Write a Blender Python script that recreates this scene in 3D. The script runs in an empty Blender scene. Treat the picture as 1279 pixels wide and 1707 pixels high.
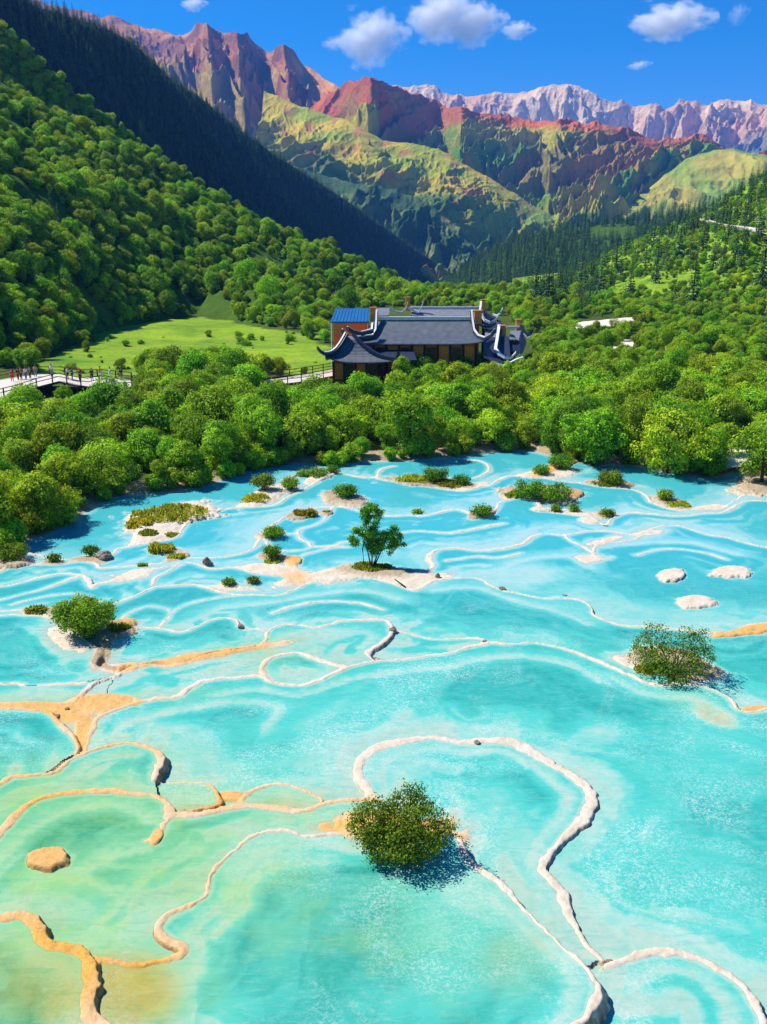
import bpy, math, random
import numpy as np
from mathutils import Vector
R = math.radians
random.seed(7); rng = np.random.default_rng(11)
sc = bpy.context.scene
COL = sc.collection

# ------------------------------------------------------------ camera, sky, sun
PW, PH, FPX = 1279.0, 1707.0, 1478.0
PITCH, CAMZ = R(17.04), 20.0
cam_d = bpy.data.cameras.new('camera'); cam = bpy.data.objects.new('camera', cam_d); COL.objects.link(cam)
cam.location = (0, 0, CAMZ); cam.rotation_euler = (math.pi/2 - PITCH, 0, 0)
cam_d.sensor_fit = 'VERTICAL'; cam_d.sensor_height = 24; cam_d.lens = 24*FPX/PH
cam_d.clip_start = 0.5; cam_d.clip_end = 40000
sc.camera = cam

SUN_EL, SUN_AZ = R(50), math.atan2(-0.93, 0.36)        # azimuth from +Y, clockwise
SDIR = Vector((math.sin(SUN_AZ)*math.cos(SUN_EL), math.cos(SUN_AZ)*math.cos(SUN_EL), math.sin(SUN_EL)))
world = bpy.data.worlds.new("World"); sc.world = world; world.use_nodes = True
wn = world.node_tree; wn.nodes.clear()
sky = wn.nodes.new('ShaderNodeTexSky'); sky.sky_type = 'NISHITA'; sky.sun_disc = False
sky.sun_elevation = SUN_EL; sky.sun_rotation = SUN_AZ; sky.altitude = 3000; sky.air_density = 1.0; sky.dust_density = 0.15; sky.ozone_density = 3.0
hs = wn.nodes.new('ShaderNodeHueSaturation'); hs.inputs['Saturation'].default_value = 1.5; hs.inputs['Value'].default_value = 0.95
bg = wn.nodes.new('ShaderNodeBackground'); bg.inputs['Strength'].default_value = 0.105
wo = wn.nodes.new('ShaderNodeOutputWorld')
wn.links.new(sky.outputs[0], hs.inputs['Color']); wn.links.new(hs.outputs[0], bg.inputs[0]); wn.links.new(bg.outputs[0], wo.inputs[0])
sun_d = bpy.data.lights.new('sun', 'SUN'); sun_d.energy = 5.0; sun_d.angle = R(0.6); sun_d.color = (1.0, 0.95, 0.86)
sun = bpy.data.objects.new('sun', sun_d); COL.objects.link(sun)
sun.rotation_euler = SDIR.to_track_quat('Z', 'Y').to_euler()
sc.view_settings.view_transform = 'Standard'; sc.view_settings.look = 'None'; sc.view_settings.exposure = 0.66; sc.view_settings.gamma = 1
sc.cycles.use_denoising = True
try: sc.cycles.denoiser = 'OPENIMAGEDENOISE'
except Exception: pass
sc.cycles.max_bounces = 6; sc.cycles.diffuse_bounces = 2; sc.cycles.glossy_bounces = 2; sc.cycles.transmission_bounces = 2
sc.cycles.transparent_max_bounces = 8; sc.cycles.volume_bounces = 24; sc.cycles.caustics_reflective = False; sc.cycles.caustics_refractive = False
sc.cycles.sample_clamp_indirect = 4

# ------------------------------------------------------------ geometry helpers
CP, SP = math.cos(PITCH), math.sin(PITCH)
def ray(px, py):
    cx = (px-639.5)/FPX; cy = (853.5-py)/FPX
    return np.array([cx, CP + cy*SP, -SP + cy*CP])
def atz(px, py, z=0.0):
    d = ray(px, py); t = (z-CAMZ)/d[2]; return np.array([d[0]*t, d[1]*t, z])
def aty(px, py, Y):
    d = ray(px, py); t = Y/d[1]; return np.array([d[0]*t, Y, CAMZ + d[2]*t])

def _hash(ix, iy, seed):
    h = (ix.astype(np.int64)*374761393 + iy.astype(np.int64)*668265263 + seed*1442695041) & 0xffffffff
    h = ((h ^ (h >> 13))*1274126177) & 0xffffffff
    return ((h ^ (h >> 16)) & 0xffff)/65535.0
def vnoise(x, y, seed=0):
    x = np.asarray(x, float); y = np.asarray(y, float)
    ix = np.floor(x); iy = np.floor(y); fx = x-ix; fy = y-iy
    ux = fx*fx*fx*(fx*(fx*6-15)+10); uy = fy*fy*fy*(fy*(fy*6-15)+10)
    a = _hash(ix, iy, seed); b = _hash(ix+1, iy, seed); c = _hash(ix, iy+1, seed); d = _hash(ix+1, iy+1, seed)
    return (a+(b-a)*ux)*(1-uy) + (c+(d-c)*ux)*uy
def fbm(x, y, oct=4, seed=0, gain=0.5, lac=2.03):
    s = 0; a = 1; t = 0
    for i in range(oct):
        s = s + a*(vnoise(x, y, seed+i*17)*2-1); t += a; a *= gain; x = x*lac+3.1; y = y*lac+1.7
    return s/t
def ridged(x, y, oct=5, seed=0, gain=0.55, lac=2.07):
    s = 0; a = 1; t = 0; w = 1
    for i in range(oct):
        n = 1-np.abs(vnoise(x, y, seed+i*17)*2-1); n = n*n
        s = s + a*n*w; t += a; w = np.clip(n*1.6, 0, 1); a *= gain; x = x*lac+5.2; y = y*lac+1.3
    return s/t
def sstep(a, b, x):
    t = np.clip((x-a)/(b-a), 0, 1); return t*t*(3-2*t)

def mesh_np(name, V, F, smooth=True, attrs=None, colors=None):
    V = np.asarray(V, np.float32); F = np.asarray(F, np.int32)
    me = bpy.data.meshes.new(name); n = F.shape[1]
    me.vertices.add(len(V)); me.vertices.foreach_set('co', V.ravel())
    me.loops.add(F.size); me.loops.foreach_set('vertex_index', F.ravel())
    me.polygons.add(len(F)); me.polygons.foreach_set('loop_start', np.arange(0, F.size, n, dtype=np.int32))
    me.polygons.foreach_set('loop_total', np.full(len(F), n, np.int32))
    me.polygons.foreach_set('use_smooth', np.full(len(F), smooth, bool))
    me.update(calc_edges=True)
    for k, v in (attrs or {}).items():
        a = me.attributes.new(k, 'FLOAT', 'POINT'); a.data.foreach_set('value', np.asarray(v, np.float32))
    for k, v in (colors or {}).items():
        c = np.ones((len(V), 4), np.float32); c[:, :3] = v
        a = me.attributes.new(k, 'FLOAT_COLOR', 'POINT'); a.data.foreach_set('color', c.ravel())
    return me
def grid_faces(nr, nc):
    i = np.arange(nr-1)[:, None]*nc + np.arange(nc-1)[None, :]
    return np.stack([i, i+1, i+nc+1, i+nc], -1).reshape(-1, 4)
def link(name, me, mat=None, parent=None, loc=None, rz=0):
    o = bpy.data.objects.new(name, me); COL.objects.link(o)
    if mat and me is not None and len(me.materials) == 0: me.materials.append(mat)
    if parent: o.parent = parent
    if loc is not None: o.location = loc
    if rz: o.rotation_euler = (0, 0, rz)
    return o
def tag(o, label=None, cat=None, group=None, kind=None):
    if label: o['label'] = label
    if cat: o['category'] = cat
    if group: o['group'] = group
    if kind: o['kind'] = kind
    return o
def empty(name, loc=(0, 0, 0), rz=0):
    o = bpy.data.objects.new(name, None); COL.objects.link(o); o.location = loc; o.rotation_euler = (0, 0, rz); o.empty_display_size = 0.3
    return o
def copy_thing(o, loc, rz, sc_=1.0):
    c = o.copy(); COL.objects.link(c); c.location = loc; c.rotation_euler = (0, 0, rz); c.scale = (sc_,)*3 if not hasattr(sc_, '__len__') else sc_
    for ch in list(o.children):
        d = ch.copy(); COL.objects.link(d); d.parent = c
    return c

class MB:
    def __init__(s): s.v = []; s.f = []
    def add(s, v, f):
        b = len(s.v); s.v += [tuple(p) for p in v]; s.f += [tuple(i+b for i in q) for q in f]
    def box(s, c, d, rz=0):
        x, y, z = d[0]/2, d[1]/2, d[2]/2; ca, sa = math.cos(rz), math.sin(rz)
        v = []
        for k in (-z, z):
            for (i, j) in ((-x, -y), (x, -y), (x, y), (-x, y)):
                v.append((c[0]+i*ca-j*sa, c[1]+i*sa+j*ca, c[2]+k))
        s.add(v, [(0, 3, 2, 1), (4, 5, 6, 7), (0, 1, 5, 4), (1, 2, 6, 5), (2, 3, 7, 6), (3, 0, 4, 7)])
    def tube(s, P, rad, n=6, cap=True):
        P = [Vector(p) for p in P]; rad = rad if hasattr(rad, '__len__') else [rad]*len(P)
        v = []
        for i, p in enumerate(P):
            t = (P[min(i+1, len(P)-1)]-P[max(i-1, 0)]).normalized()
            a = t.cross(Vector((0, 0, 1)));
            if a.length < 1e-3: a = Vector((1, 0, 0))
            a.normalize(); b = t.cross(a)
            for k in range(n):
                th = 2*math.pi*k/n; v.append(p + (a*math.cos(th)+b*math.sin(th))*rad[i])
        f = [(i*n+k, i*n+(k+1) % n, (i+1)*n+(k+1) % n, (i+1)*n+k) for i in range(len(P)-1) for k in range(n)]
        if cap: f += [tuple(range(n))[::-1], tuple((len(P)-1)*n+k for k in range(n))]
        s.add(v, f)
    def bar(s, P, w, h):                      # rectangular section swept along P (w sideways, h upward from P)
        P = [Vector(p) for p in P]; v = []
        for i, p in enumerate(P):
            t = (P[min(i+1, len(P)-1)]-P[max(i-1, 0)]); t.z = 0
            if t.length < 1e-6: t = Vector((0, 1, 0))
            t.normalize(); a = Vector((t.y, -t.x, 0))*w/2
            v += [p-a, p+a, p+a+Vector((0, 0, h)), p-a+Vector((0, 0, h))]
        f = [(i*4+k, i*4+(k+1) % 4, (i+1)*4+(k+1) % 4, (i+1)*4+k) for i in range(len(P)-1) for k in range(4)]
        f += [(3, 2, 1, 0), tuple((len(P)-1)*4+k for k in range(4))]
        s.add(v, f)
    def sheet(s, rows, th=0.0):               # rows: list of lists of points; th: thickness downwards
        nr, nc = len(rows), len(rows[0]); top = [Vector(p) for r in rows for p in r]
        f = [(i*nc+j, i*nc+j+1, (i+1)*nc+j+1, (i+1)*nc+j) for i in range(nr-1) for j in range(nc-1)]
        if th:
            N = nr*nc; bot = [p-Vector((0, 0, th)) for p in top]
            f += [tuple(N+k for k in q[::-1]) for q in list(f)]
            bd = [j for j in range(nc)] + [i*nc+nc-1 for i in range(1, nr)] + [(nr-1)*nc+j for j in range(nc-2, -1, -1)] + [i*nc for i in range(nr-2, 0, -1)]
            f += [(bd[k], N+bd[k], N+bd[(k+1) % len(bd)], bd[(k+1) % len(bd)]) for k in range(len(bd))]
            top = top+bot
        s.add(top, f)
    def build(s, name, mat, parent=None, smooth=False, loc=None):
        me = bpy.data.meshes.new(name); me.from_pydata([tuple(p) for p in s.v], [], s.f); me.update()
        import bmesh
        bm = bmesh.new(); bm.from_mesh(me); bmesh.ops.recalc_face_normals(bm, faces=bm.faces); bm.to_mesh(me); bm.free()
        for p in me.polygons: p.use_smooth = smooth
        return link(name, me, mat, parent, loc)

# ------------------------------------------------------------ materials
def newmat(name):
    m = bpy.data.materials.new(name); m.use_nodes = True; nt = m.node_tree; nt.nodes.clear()
    return m, nt, nt.nodes, nt.links
def N(nt, t, **kw):
    n = nt.nodes.new(t)
    for k, v in kw.items():
        if k in n.inputs.keys(): n.inputs[k].default_value = v
        else: setattr(n, k, v)
    return n
def math_(nt, op, a, b=None, c=None, clamp=False):
    n = nt.nodes.new('ShaderNodeMath'); n.operation = op; n.use_clamp = clamp
    for i, v in enumerate((a, b, c)):
        if v is None: continue
        if hasattr(v, 'links'): nt.links.new(v, n.inputs[i])
        else: n.inputs[i].default_value = v
    return n.outputs[0]
def mixc(nt, f, a, b, mode='MIX'):
    n = nt.nodes.new('ShaderNodeMix'); n.data_type = 'RGBA'; n.blend_type = mode
    for i, v in ((0, f), (6, a), (7, b)):
        if hasattr(v, 'links'): nt.links.new(v, n.inputs[i])
        else: n.inputs[i].default_value = v if i == 0 else (*v, 1)[:4]
    return n.outputs[2]
def ramp(nt, f, stops):
    n = nt.nodes.new('ShaderNodeValToRGB'); e = n.color_ramp.elements
    while len(e) < len(stops): e.new(0.5)
    for i, (p, c) in enumerate(stops): e[i].position = p; e[i].color = (*c, 1) if hasattr(c, '__len__') else (c, c, c, 1)
    nt.links.new(f, n.inputs[0]); return n.outputs[0]
def noise(nt, vec, scale, detail=4, rough=0.55, dist=0.0, out=0):
    n = nt.nodes.new('ShaderNodeTexNoise'); n.inputs['Scale'].default_value = scale; n.inputs['Detail'].default_value = detail
    n.inputs['Roughness'].default_value = rough; n.inputs['Distortion'].default_value = dist
    if vec is not None: nt.links.new(vec, n.inputs['Vector'])
    return n.outputs[out]
def attr(nt, name, out='Fac'):
    n = nt.nodes.new('ShaderNodeAttribute'); n.attribute_name = name; return n.outputs[out]
def geo(nt, o='Position'): return nt.nodes.new('ShaderNodeNewGeometry').outputs[o]
def objco(nt): return nt.nodes.new('ShaderNodeTexCoord').outputs['Object']
def bump(nt, h, strength, dist=0.1):
    n = nt.nodes.new('ShaderNodeBump'); n.inputs['Strength'].default_value = strength; n.inputs['Distance'].default_value = dist
    nt.links.new(h, n.inputs['Height']); return n.outputs[0]
def princ(nt, color, rough=0.8, spec=0.3, normal=None):
    n = nt.nodes.new('ShaderNodeBsdfPrincipled')
    for k, v in (('Base Color', color), ('Roughness', rough), ('Specular IOR Level', spec)):
        if hasattr(v, 'links'): nt.links.new(v, n.inputs[k])
        else: n.inputs[k].default_value = (*v, 1) if hasattr(v, '__len__') else v
    if normal is not None: nt.links.new(normal, n.inputs['Normal'])
    return n.outputs[0]
def out(nt, s, vol=None):
    o = nt.nodes.new('ShaderNodeOutputMaterial')
    if s is not None: nt.links.new(s, o.inputs['Surface'])
    if vol is not None: nt.links.new(vol, o.inputs['Volume'])

def plain(name, c1, c2, scale=3.0, rough=0.7, spec=0.3, bs=0.2, stretch=None):
    m, nt, _, L = newmat(name); v = objco(nt)
    if stretch:
        mp = N(nt, 'ShaderNodeMapping'); mp.inputs['Scale'].default_value = stretch; L.new(v, mp.inputs[0]); v = mp.outputs[0]
    f = noise(nt, v, scale, 5); c = mixc(nt, ramp(nt, f, [(0.3, 0.0), (0.7, 1.0)]), c1, c2)
    out(nt, princ(nt, c, rough, spec, bump(nt, f, bs, 0.05))); return m

def foliage(name, dark, light, trans=0.35, sat_var=0.12, rough=0.6):
    m, nt, _, L = newmat(name)
    oi = nt.nodes.new('ShaderNodeObjectInfo'); t = attr(nt, 'tint')
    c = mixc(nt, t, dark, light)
    h = N(nt, 'ShaderNodeHueSaturation'); L.new(c, h.inputs['Color'])
    L.new(math_(nt, 'MULTIPLY_ADD', oi.outputs['Random'], 0.055, 0.472), h.inputs['Hue'])
    r2 = math_(nt, 'FRACT', math_(nt, 'MULTIPLY', oi.outputs['Random'], 7.31))
    L.new(math_(nt, 'MULTIPLY_ADD', r2, 0.6, 0.7), h.inputs['Value'])
    big = noise(nt, geo(nt), 0.06, 2)
    c2 = mixc(nt, math_(nt, 'MULTIPLY', math_(nt, 'SUBTRACT', big, 0.42, clamp=True), 1.6, clamp=True), h.outputs[0], mixc(nt, 1.0, h.outputs[0], (1.3, 1.15, 0.8), 'MULTIPLY'))
    d = princ(nt, c2, rough, 0.12)
    tr = nt.nodes.new('ShaderNodeBsdfTranslucent'); L.new(mixc(nt, 1.0, c2, (1.35, 1.3, 0.5), 'MULTIPLY'), tr.inputs[0])
    mx = nt.nodes.new('ShaderNodeMixShader'); mx.inputs[0].default_value = trans; L.new(d, mx.inputs[1]); L.new(tr.outputs[0], mx.inputs[2])
    out(nt, mx.outputs[0]); return m

M_LEAF = foliage('broad_leaf', (0.045, 0.14, 0.007), (0.52, 0.78, 0.030), 0.36)
M_LEAFG = foliage('green_leaf', (0.030, 0.11, 0.008), (0.40, 0.68, 0.030), 0.38)
M_LEAF2 = foliage('shrub_leaf', (0.035, 0.10, 0.008), (0.26, 0.46, 0.022), 0.35)
M_CON = foliage('needle_leaf', (0.012, 0.045, 0.018), (0.055, 0.15, 0.045), 0.15)
M_GRASSTUFT = foliage('tuft_leaf', (0.14, 0.20, 0.012), (0.52, 0.50, 0.05), 0.45)
M_BARK = plain('bark', (0.035, 0.024, 0.016), (0.10, 0.075, 0.05), 6, 0.9, 0.1, 0.6)

def ground_mat():
    m, nt, _, L = newmat('meadow_grass'); p = geo(nt)
    a = noise(nt, p, 0.06, 7, 0.7, 0.6); b = noise(nt, p, 0.9, 6, 0.7)
    c = mixc(nt, ramp(nt, a, [(0.35, 0.0), (0.65, 1.0)]), (0.10, 0.22, 0.012), (0.30, 0.44, 0.020))
    c = mixc(nt, ramp(nt, b, [(0.4, 0.0), (0.8, 0.7)]), c, (0.07, 0.15, 0.01))
    e_ = noise(nt, p, 0.22, 6, 0.75, 1.0); c = mixc(nt, ramp(nt, e_, [(0.56, 0.0), (0.66, 0.6)]), c, (0.30, 0.26, 0.06))
    c = mixc(nt, attr(nt, 'bare'), c, (0.030, 0.040, 0.010))
    out(nt, princ(nt, c, 0.9, 0.1, bump(nt, b, 0.8, 0.4))); return m
M_GROUND = ground_mat()
def slope_mat(name, c1, c2):
    m, nt, _, L = newmat(name); p = geo(nt); b = noise(nt, p, 0.15, 6, 0.7)
    out(nt, princ(nt, mixc(nt, b, c1, c2), 0.95, 0.05, bump(nt, b, 0.8, 2))); return m
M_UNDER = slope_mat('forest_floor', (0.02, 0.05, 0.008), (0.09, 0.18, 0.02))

# ------------------------------------------------------------ travertine terraces and water
def T(*a): return list(a)
BOT = 2500
# (water level, rim points, closing points) in photo pixels, placed on their own level in the world
POOLS = [
 (0.12, [(-260,915),(-60,925),(40,922),(100,932),(160,930),(187,923),(197,915),(231,908),(290,897),(300,885),(315,868),(345,856),(362,850),(400,846),(455,842),(480,828),(505,816),(540,797),(565,789),(600,795),(630,797),(647,801),(662,803),(700,808),(763,818),(800,812),(819,807),(834,798),(856,793),(900,796),(934,802),(975,806),(1010,812),(1050,815),(1072,822),(1087,837),(1112,846),(1137,851),(1172,846),(1205,845),(1230,832),(1262,825),(1420,835),(1600,835)], [(1800,BOT),(-500,BOT)]),
 (0.24, [(-260,975),(-60,966),(0,952),(19,941),(60,940),(100,940),(131,936),(156,937),(172,947),(215,943),(260,940),(305,931),(353,930),(400,923),(425,912),(432,898),(450,878),(475,862),(500,851),(530,846),(556,845),(575,845),(600,852),(619,856),(647,860),(684,859),(703,860),(731,854),(762,849),(790,857),(819,856),(828,846),(834,837),(856,831),(884,831),(897,834),(901,843),(925,854),(969,859),(987,862),(1009,875),(1019,865),(1044,855),(1081,856),(1131,860),(1172,856),(1205,853),(1234,840),(1266,834),(1420,845),(1600,845)], [(1800,BOT),(-500,BOT)]),
 (0.38, [(-260,995),(-60,985),(0,978),(19,975),(56,965),(84,959),(103,956),(134,958),(147,967),(153,980),(160,974),(187,969),(212,956),(231,950),(269,947),(290,943),(305,936),(330,941),(352,948),(385,945),(410,950),(440,957),(480,960),(520,958),(560,951),(600,953),(660,955),(700,956),(722,944),(716,927),(731,916),(762,913),(800,918),(847,912),(872,906),(890,894),(910,889),(940,892),(972,886),(1012,885),(1045,890),(1062,893),(1075,885),(1103,877),(1131,876),(1159,884),(1187,893),(1215,896),(1279,912),(1420,925),(1600,930)], [(1800,BOT),(-500,BOT)]),
 (0.52, [(-260,1025),(-60,1022),(0,1019),(40,1016),(100,1014),(150,1010),(184,1008),(200,1003),(231,991),(259,979),(287,977),(325,974),(347,979),(365,985),(391,990),(431,992),(469,991),(494,982),(519,971),(541,966),(569,962),(620,964),(660,973),(690,983),(706,976),(731,966),(775,963),(800,965),(834,982),(867,989),(905,997),(938,997),(965,1000),(983,1010),(989,1023),(1004,1032),(1040,1042),(1085,1046),(1130,1049),(1160,1051),(1212,1055),(1231,1049),(1279,1038),(1420,1030),(1600,1030)], [(1800,BOT),(-500,BOT)]),
 (0.72, [(165,1085),(190,1065),(225,1050),(250,1046),(281,1050),(300,1054),(328,1044),(353,1033),(375,1030),(394,1033),(401,1044),(414,1049),(431,1049),(444,1057),(440,1069),(419,1079),(390,1083),(359,1086),(328,1097),(297,1107),(265,1102),(237,1107),(200,1113)], [(180,1110)]),
 (0.66, [(612,1094),(615,1086),(641,1069),(652,1056),(665,1053),(700,1061),(740,1065),(787,1064),(805,1066)], [(810,1090),(700,1115)]),
 (0.80, [(198,1121),(237,1109),(297,1109),(359,1088),(419,1081),(442,1068),(446,1057),(455,1047),(475,1041),(503,1043),(525,1046),(550,1041),(575,1034),(619,1032),(641,1033),(650,1040),(652,1054),(641,1069),(616,1086),(613,1094),(625,1101)], [(660,1160),(200,1260),(140,1180)]),
 (0.84, [(444,1130),(436,1118),(441,1105),(455,1095),(480,1089),(503,1089),(530,1098),(560,1108),(575,1112),(562,1120),(531,1134),(500,1142),(462,1138),(444,1130)], []),
 (0.80, [(-1900,1330),(-1900,1120)], [(-260,1125),(100,1120),(199,1119),(178,1150),(145,1245),(130,1330)]),
 (0.82, [(-260,1030),(-60,1026),(0,1025),(34,1025),(70,1028),(95,1036),(120,1052),(150,1073),(165,1082),(168,1093),(157,1107),(190,1119),(198,1123),(160,1135),(120,1141),(50,1143),(20,1139),(-60,1141),(-260,1141)], []),
 (0.85, [(198,1124),(160,1138),(145,1148),(128,1166),(120,1172),(60,1173),(0,1171),(-60,1173),(-260,1175)], [(-260,1142),(20,1141),(120,1143)]),
 (0.96, [(-500,1300),(-260,1290),(100,1260),(141,1245),(150,1219),(158,1202),(169,1193),(200,1180),(231,1169),(269,1163),(294,1160),(316,1147),(338,1136),(369,1130),(400,1129),(431,1126),(444,1131),(462,1139),(500,1142),(531,1134),(562,1120),(594,1108),(625,1102),(666,1099),(694,1097),(728,1090),(759,1086),(787,1076),(815,1072),(840,1073),(875,1072),(897,1072),(942,1081),(976,1092),(1010,1107),(1055,1126),(1077,1137),(1100,1141),(1137,1139),(1174,1145),(1204,1156),(1223,1169),(1230,1182),(1255,1186),(1300,1178),(1420,1170),(1600,1170)], [(1800,BOT),(-500,BOT)]),
 (1.02, [(-260,1187),(-60,1183),(0,1182),(55,1184),(80,1186),(92,1196),(110,1215),(130,1238),(124,1258)], [(60,1300),(-60,1320),(-260,1340)]),
 (1.14, [(259,1303),(272,1305),(312,1303),(344,1308),(360,1320),(368,1337),(350,1346),(331,1350),(297,1353)], [(270,1360),(240,1330)]),
 (1.12, [(398,1337),(415,1322),(440,1311),(470,1308),(500,1314),(525,1326),(537,1338),(510,1349),(480,1348),(440,1343),(398,1337)], []),
 (1.06, [(625,1335),(612,1318),(598,1290),(602,1266),(625,1247),(672,1235),(728,1230),(766,1237),(812,1233),(850,1235),(887,1252),(925,1275),(962,1298),(984,1320),(987,1341),(967,1369),(939,1397),(916,1425),(905,1448),(920,1464),(940,1490),(950,1525),(975,1570),(1005,1602)], [(960,1620),(700,1450)]),
 (1.12, [(1012,1612),(1040,1600),(1080,1588),(1110,1585),(1150,1592),(1200,1615),(1235,1640),(1260,1675),(1272,1710),(1280,1780),(1270,1900),(1200,2100)], [(900,2100),(900,1700)]),
 (1.30, [(-260,1400),(-60,1335),(0,1307),(22,1295),(62,1291),(94,1287),(112,1270),(144,1255),(175,1245),(216,1239),(247,1244),(263,1253),(267,1266),(261,1281),(258,1300)], [(262,1330),(240,1350),(100,1400),(-260,1500)]),
 (1.42, [(-260,1520),(-60,1430),(0,1386),(25,1360),(56,1335),(94,1324),(141,1319),(194,1317),(225,1323),(256,1327),(276,1335),(284,1347),(281,1361),(294,1357),(340,1354),(400,1343),(447,1346),(494,1351),(520,1347),(541,1339),(570,1334),(600,1332),(628,1334)], [(700,1390),(800,1500),(1000,1900),(700,2300),(-500,2300)]),
 (1.52, [(165,1597),(190,1603),(225,1609),(262,1601),(290,1596),(306,1590),(303,1578),(282,1569),(267,1556),(265,1542),(280,1525),(320,1505),(342,1490),(346,1465),(360,1445),(388,1420),(410,1400),(440,1388),(480,1385),(515,1394),(555,1390),(590,1389),(640,1391),(700,1394),(740,1389),(762,1397),(772,1415),(780,1435),(800,1450),(831,1470),(860,1500),(900,1540),(940,1580),(975,1610),(995,1640),(996,1665),(982,1692),(955,1712),(930,1745),(880,1850),(860,2000),(860,2300)], [(700,BOT),(-100,BOT),(100,1800)]),
 (1.70, [(-260,1545),(-60,1532),(0,1528),(30,1526),(50,1530),(65,1545),(72,1565),(85,1575),(110,1577),(135,1585),(152,1600),(151,1620),(155,1645),(149,1670),(152,1692),(178,1712),(205,1760),(230,1900),(260,2200)], [(260,BOT),(-500,BOT)]),
]
DAMS = [  # free rims inside a pool: (level index, points)
 (0.02, [(656,777),(640,781),(631,787),(631,797)]),
 (0.02, [(762,765),(790,767),(808,771),(816,779),(810,788),(790,798)]),
 (0.24, [(556,846),(548,855),(544,863),(528,874),(503,881),(497,890),(503,899),(515,904),(521,911),(556,910),(575,903),(596,905)]),
 (0.24, [(580,912),(556,912),(535,918),(505,925),(493,935),(492,945),(500,953),(520,953)]),
 (0.24, [(455,918),(445,905),(440,896),(455,890),(480,890),(497,890)]),
 (0.24, [(455,918),(480,919),(505,917),(521,911)]),
 (0.38, [(940,890),(955,903),(975,912),(990,925),(980,932),(978,938),(990,937),(1010,932),(1020,928)]),
 (0.38, [(990,925),(992,912),(1005,905),(1030,903),(1060,898),(1075,887)]),
 (0.50, [(205,1032),(215,1022),(240,1012),(262,1013),(283,1020),(280,1035),(265,1045)]),
 (0.50, [(265,1045),(280,1030),(294,1016),(325,1004),(362,997),(400,993),(440,992)]),
 (0.38, [(255,975),(262,962),(285,950),(305,940)]),
 (0.38, [(0,1000),(60,985),(100,972),(134,960)]),
 (0.10, [(0,938),(40,930),(75,931)]),
 (0.38, [(20,1008),(70,995),(120,990),(150,995)]), (0.52, [(455,1022),(490,1010),(545,1002),(600,1005),(640,1016)]), (0.24, [(640,895),(690,885),(750,888),(800,880),(840,872)]), (0.38, [(745,935),(790,928),(830,930),(870,922)]), (0.12, [(470,800),(500,790),(520,785)]), (0.38, [(1060,925),(1110,915),(1170,920),(1210,932)]),
 (1.42, [(284,1347),(281,1361),(272,1378),(266,1393),(248,1402)]),
]
LEDGES = [  # drowned crusts just under the water
 (1.30, [(-60,1372),(0,1345),(40,1325),(90,1318),(120,1300),(150,1275),(190,1262),(225,1260)]),
 (1.42, [(-60,1500),(0,1435),(40,1395),(80,1365),(130,1348),(180,1342),(225,1352),(250,1368)]),
 (1.42, [(140,1560),(200,1510),(240,1470),(280,1440),(330,1420)]), (1.42, [(0,1520),(60,1470),(130,1455),(200,1425),(250,1415)]),
 (1.52, [(330,1620),(335,1580),(325,1555),(345,1530),(385,1505),(395,1470),(415,1440),(450,1415),(500,1408),(560,1412),(600,1420)]),
 (1.52, [(360,1560),(400,1520),(420,1470),(470,1440),(540,1440)]),
 (1.52, [(820,1500),(870,1545),(920,1590),(950,1630),(945,1680),(900,1730)]),
 (1.06, [(650,1330),(640,1300),(640,1275),(670,1258),(720,1248),(770,1256),(830,1252),(875,1272),(915,1300),(945,1330),(930,1365),(895,1400),(880,1440)]),
 (0.96, [(360,1160),(430,1150),(500,1160),(580,1135),(650,1122),(740,1114),(800,1100),(880,1096),(950,1110),(1000,1135)]),
 (0.96, [(200,1215),(250,1195),(330,1180),(400,1170),(460,1180),(440,1215)]),
 (0.96, [(1020,1130),(1080,1160),(1150,1165),(1190,1185)]), (0.96, [(905,1420),(960,1380),(1000,1345),(1000,1310),(960,1275)]),
 (1.12, [(1060,1640),(1100,1618),(1150,1625),(1190,1655),(1215,1700),(1200,1760)]),
 (1.70, [(-60,1575),(0,1560),(40,1565),(60,1600),(100,1610),(120,1640),(115,1690),(140,1760)]),
 (0.80, [(460,1075),(500,1062),(540,1068),(590,1055),(620,1060),(600,1080)]), (0.80, [(280,1122),(340,1105),(400,1098),(425,1090)]),
 (0.52, [(0,1050),(60,1060),(110,1085)]), (0.52, [(300,1045),(370,1015),(450,1005),(540,990),(610,985),(660,1000)]), (0.52, [(720,985),(790,980),(850,1000),(930,1020),(980,1040)]),
 (0.38, [(840,950),(870,935),(920,928),(960,930),(980,945)]), (0.38, [(800,965),(840,955),(880,950)]), (0.24, [(330,890),(400,880),(440,860)]), (0.38, [(1010,910),(1080,905),(1150,905),(1230,925)]),
]
SHORE = [(-500,985),(-200,965),(-60,945),(0,935),(40,905),(90,885),(150,850),(200,825),(260,822),(330,812),(400,790),(450,778),(480,772),(560,775),(600,768),(640,768),(700,765),(760,760),(830,752),(880,750),(940,765),(1000,775),(1060,775),(1110,787),(1180,794),(1215,790),(1240,770),(1270,790),(1300,800),(1500,800),(1900,800)]

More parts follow.
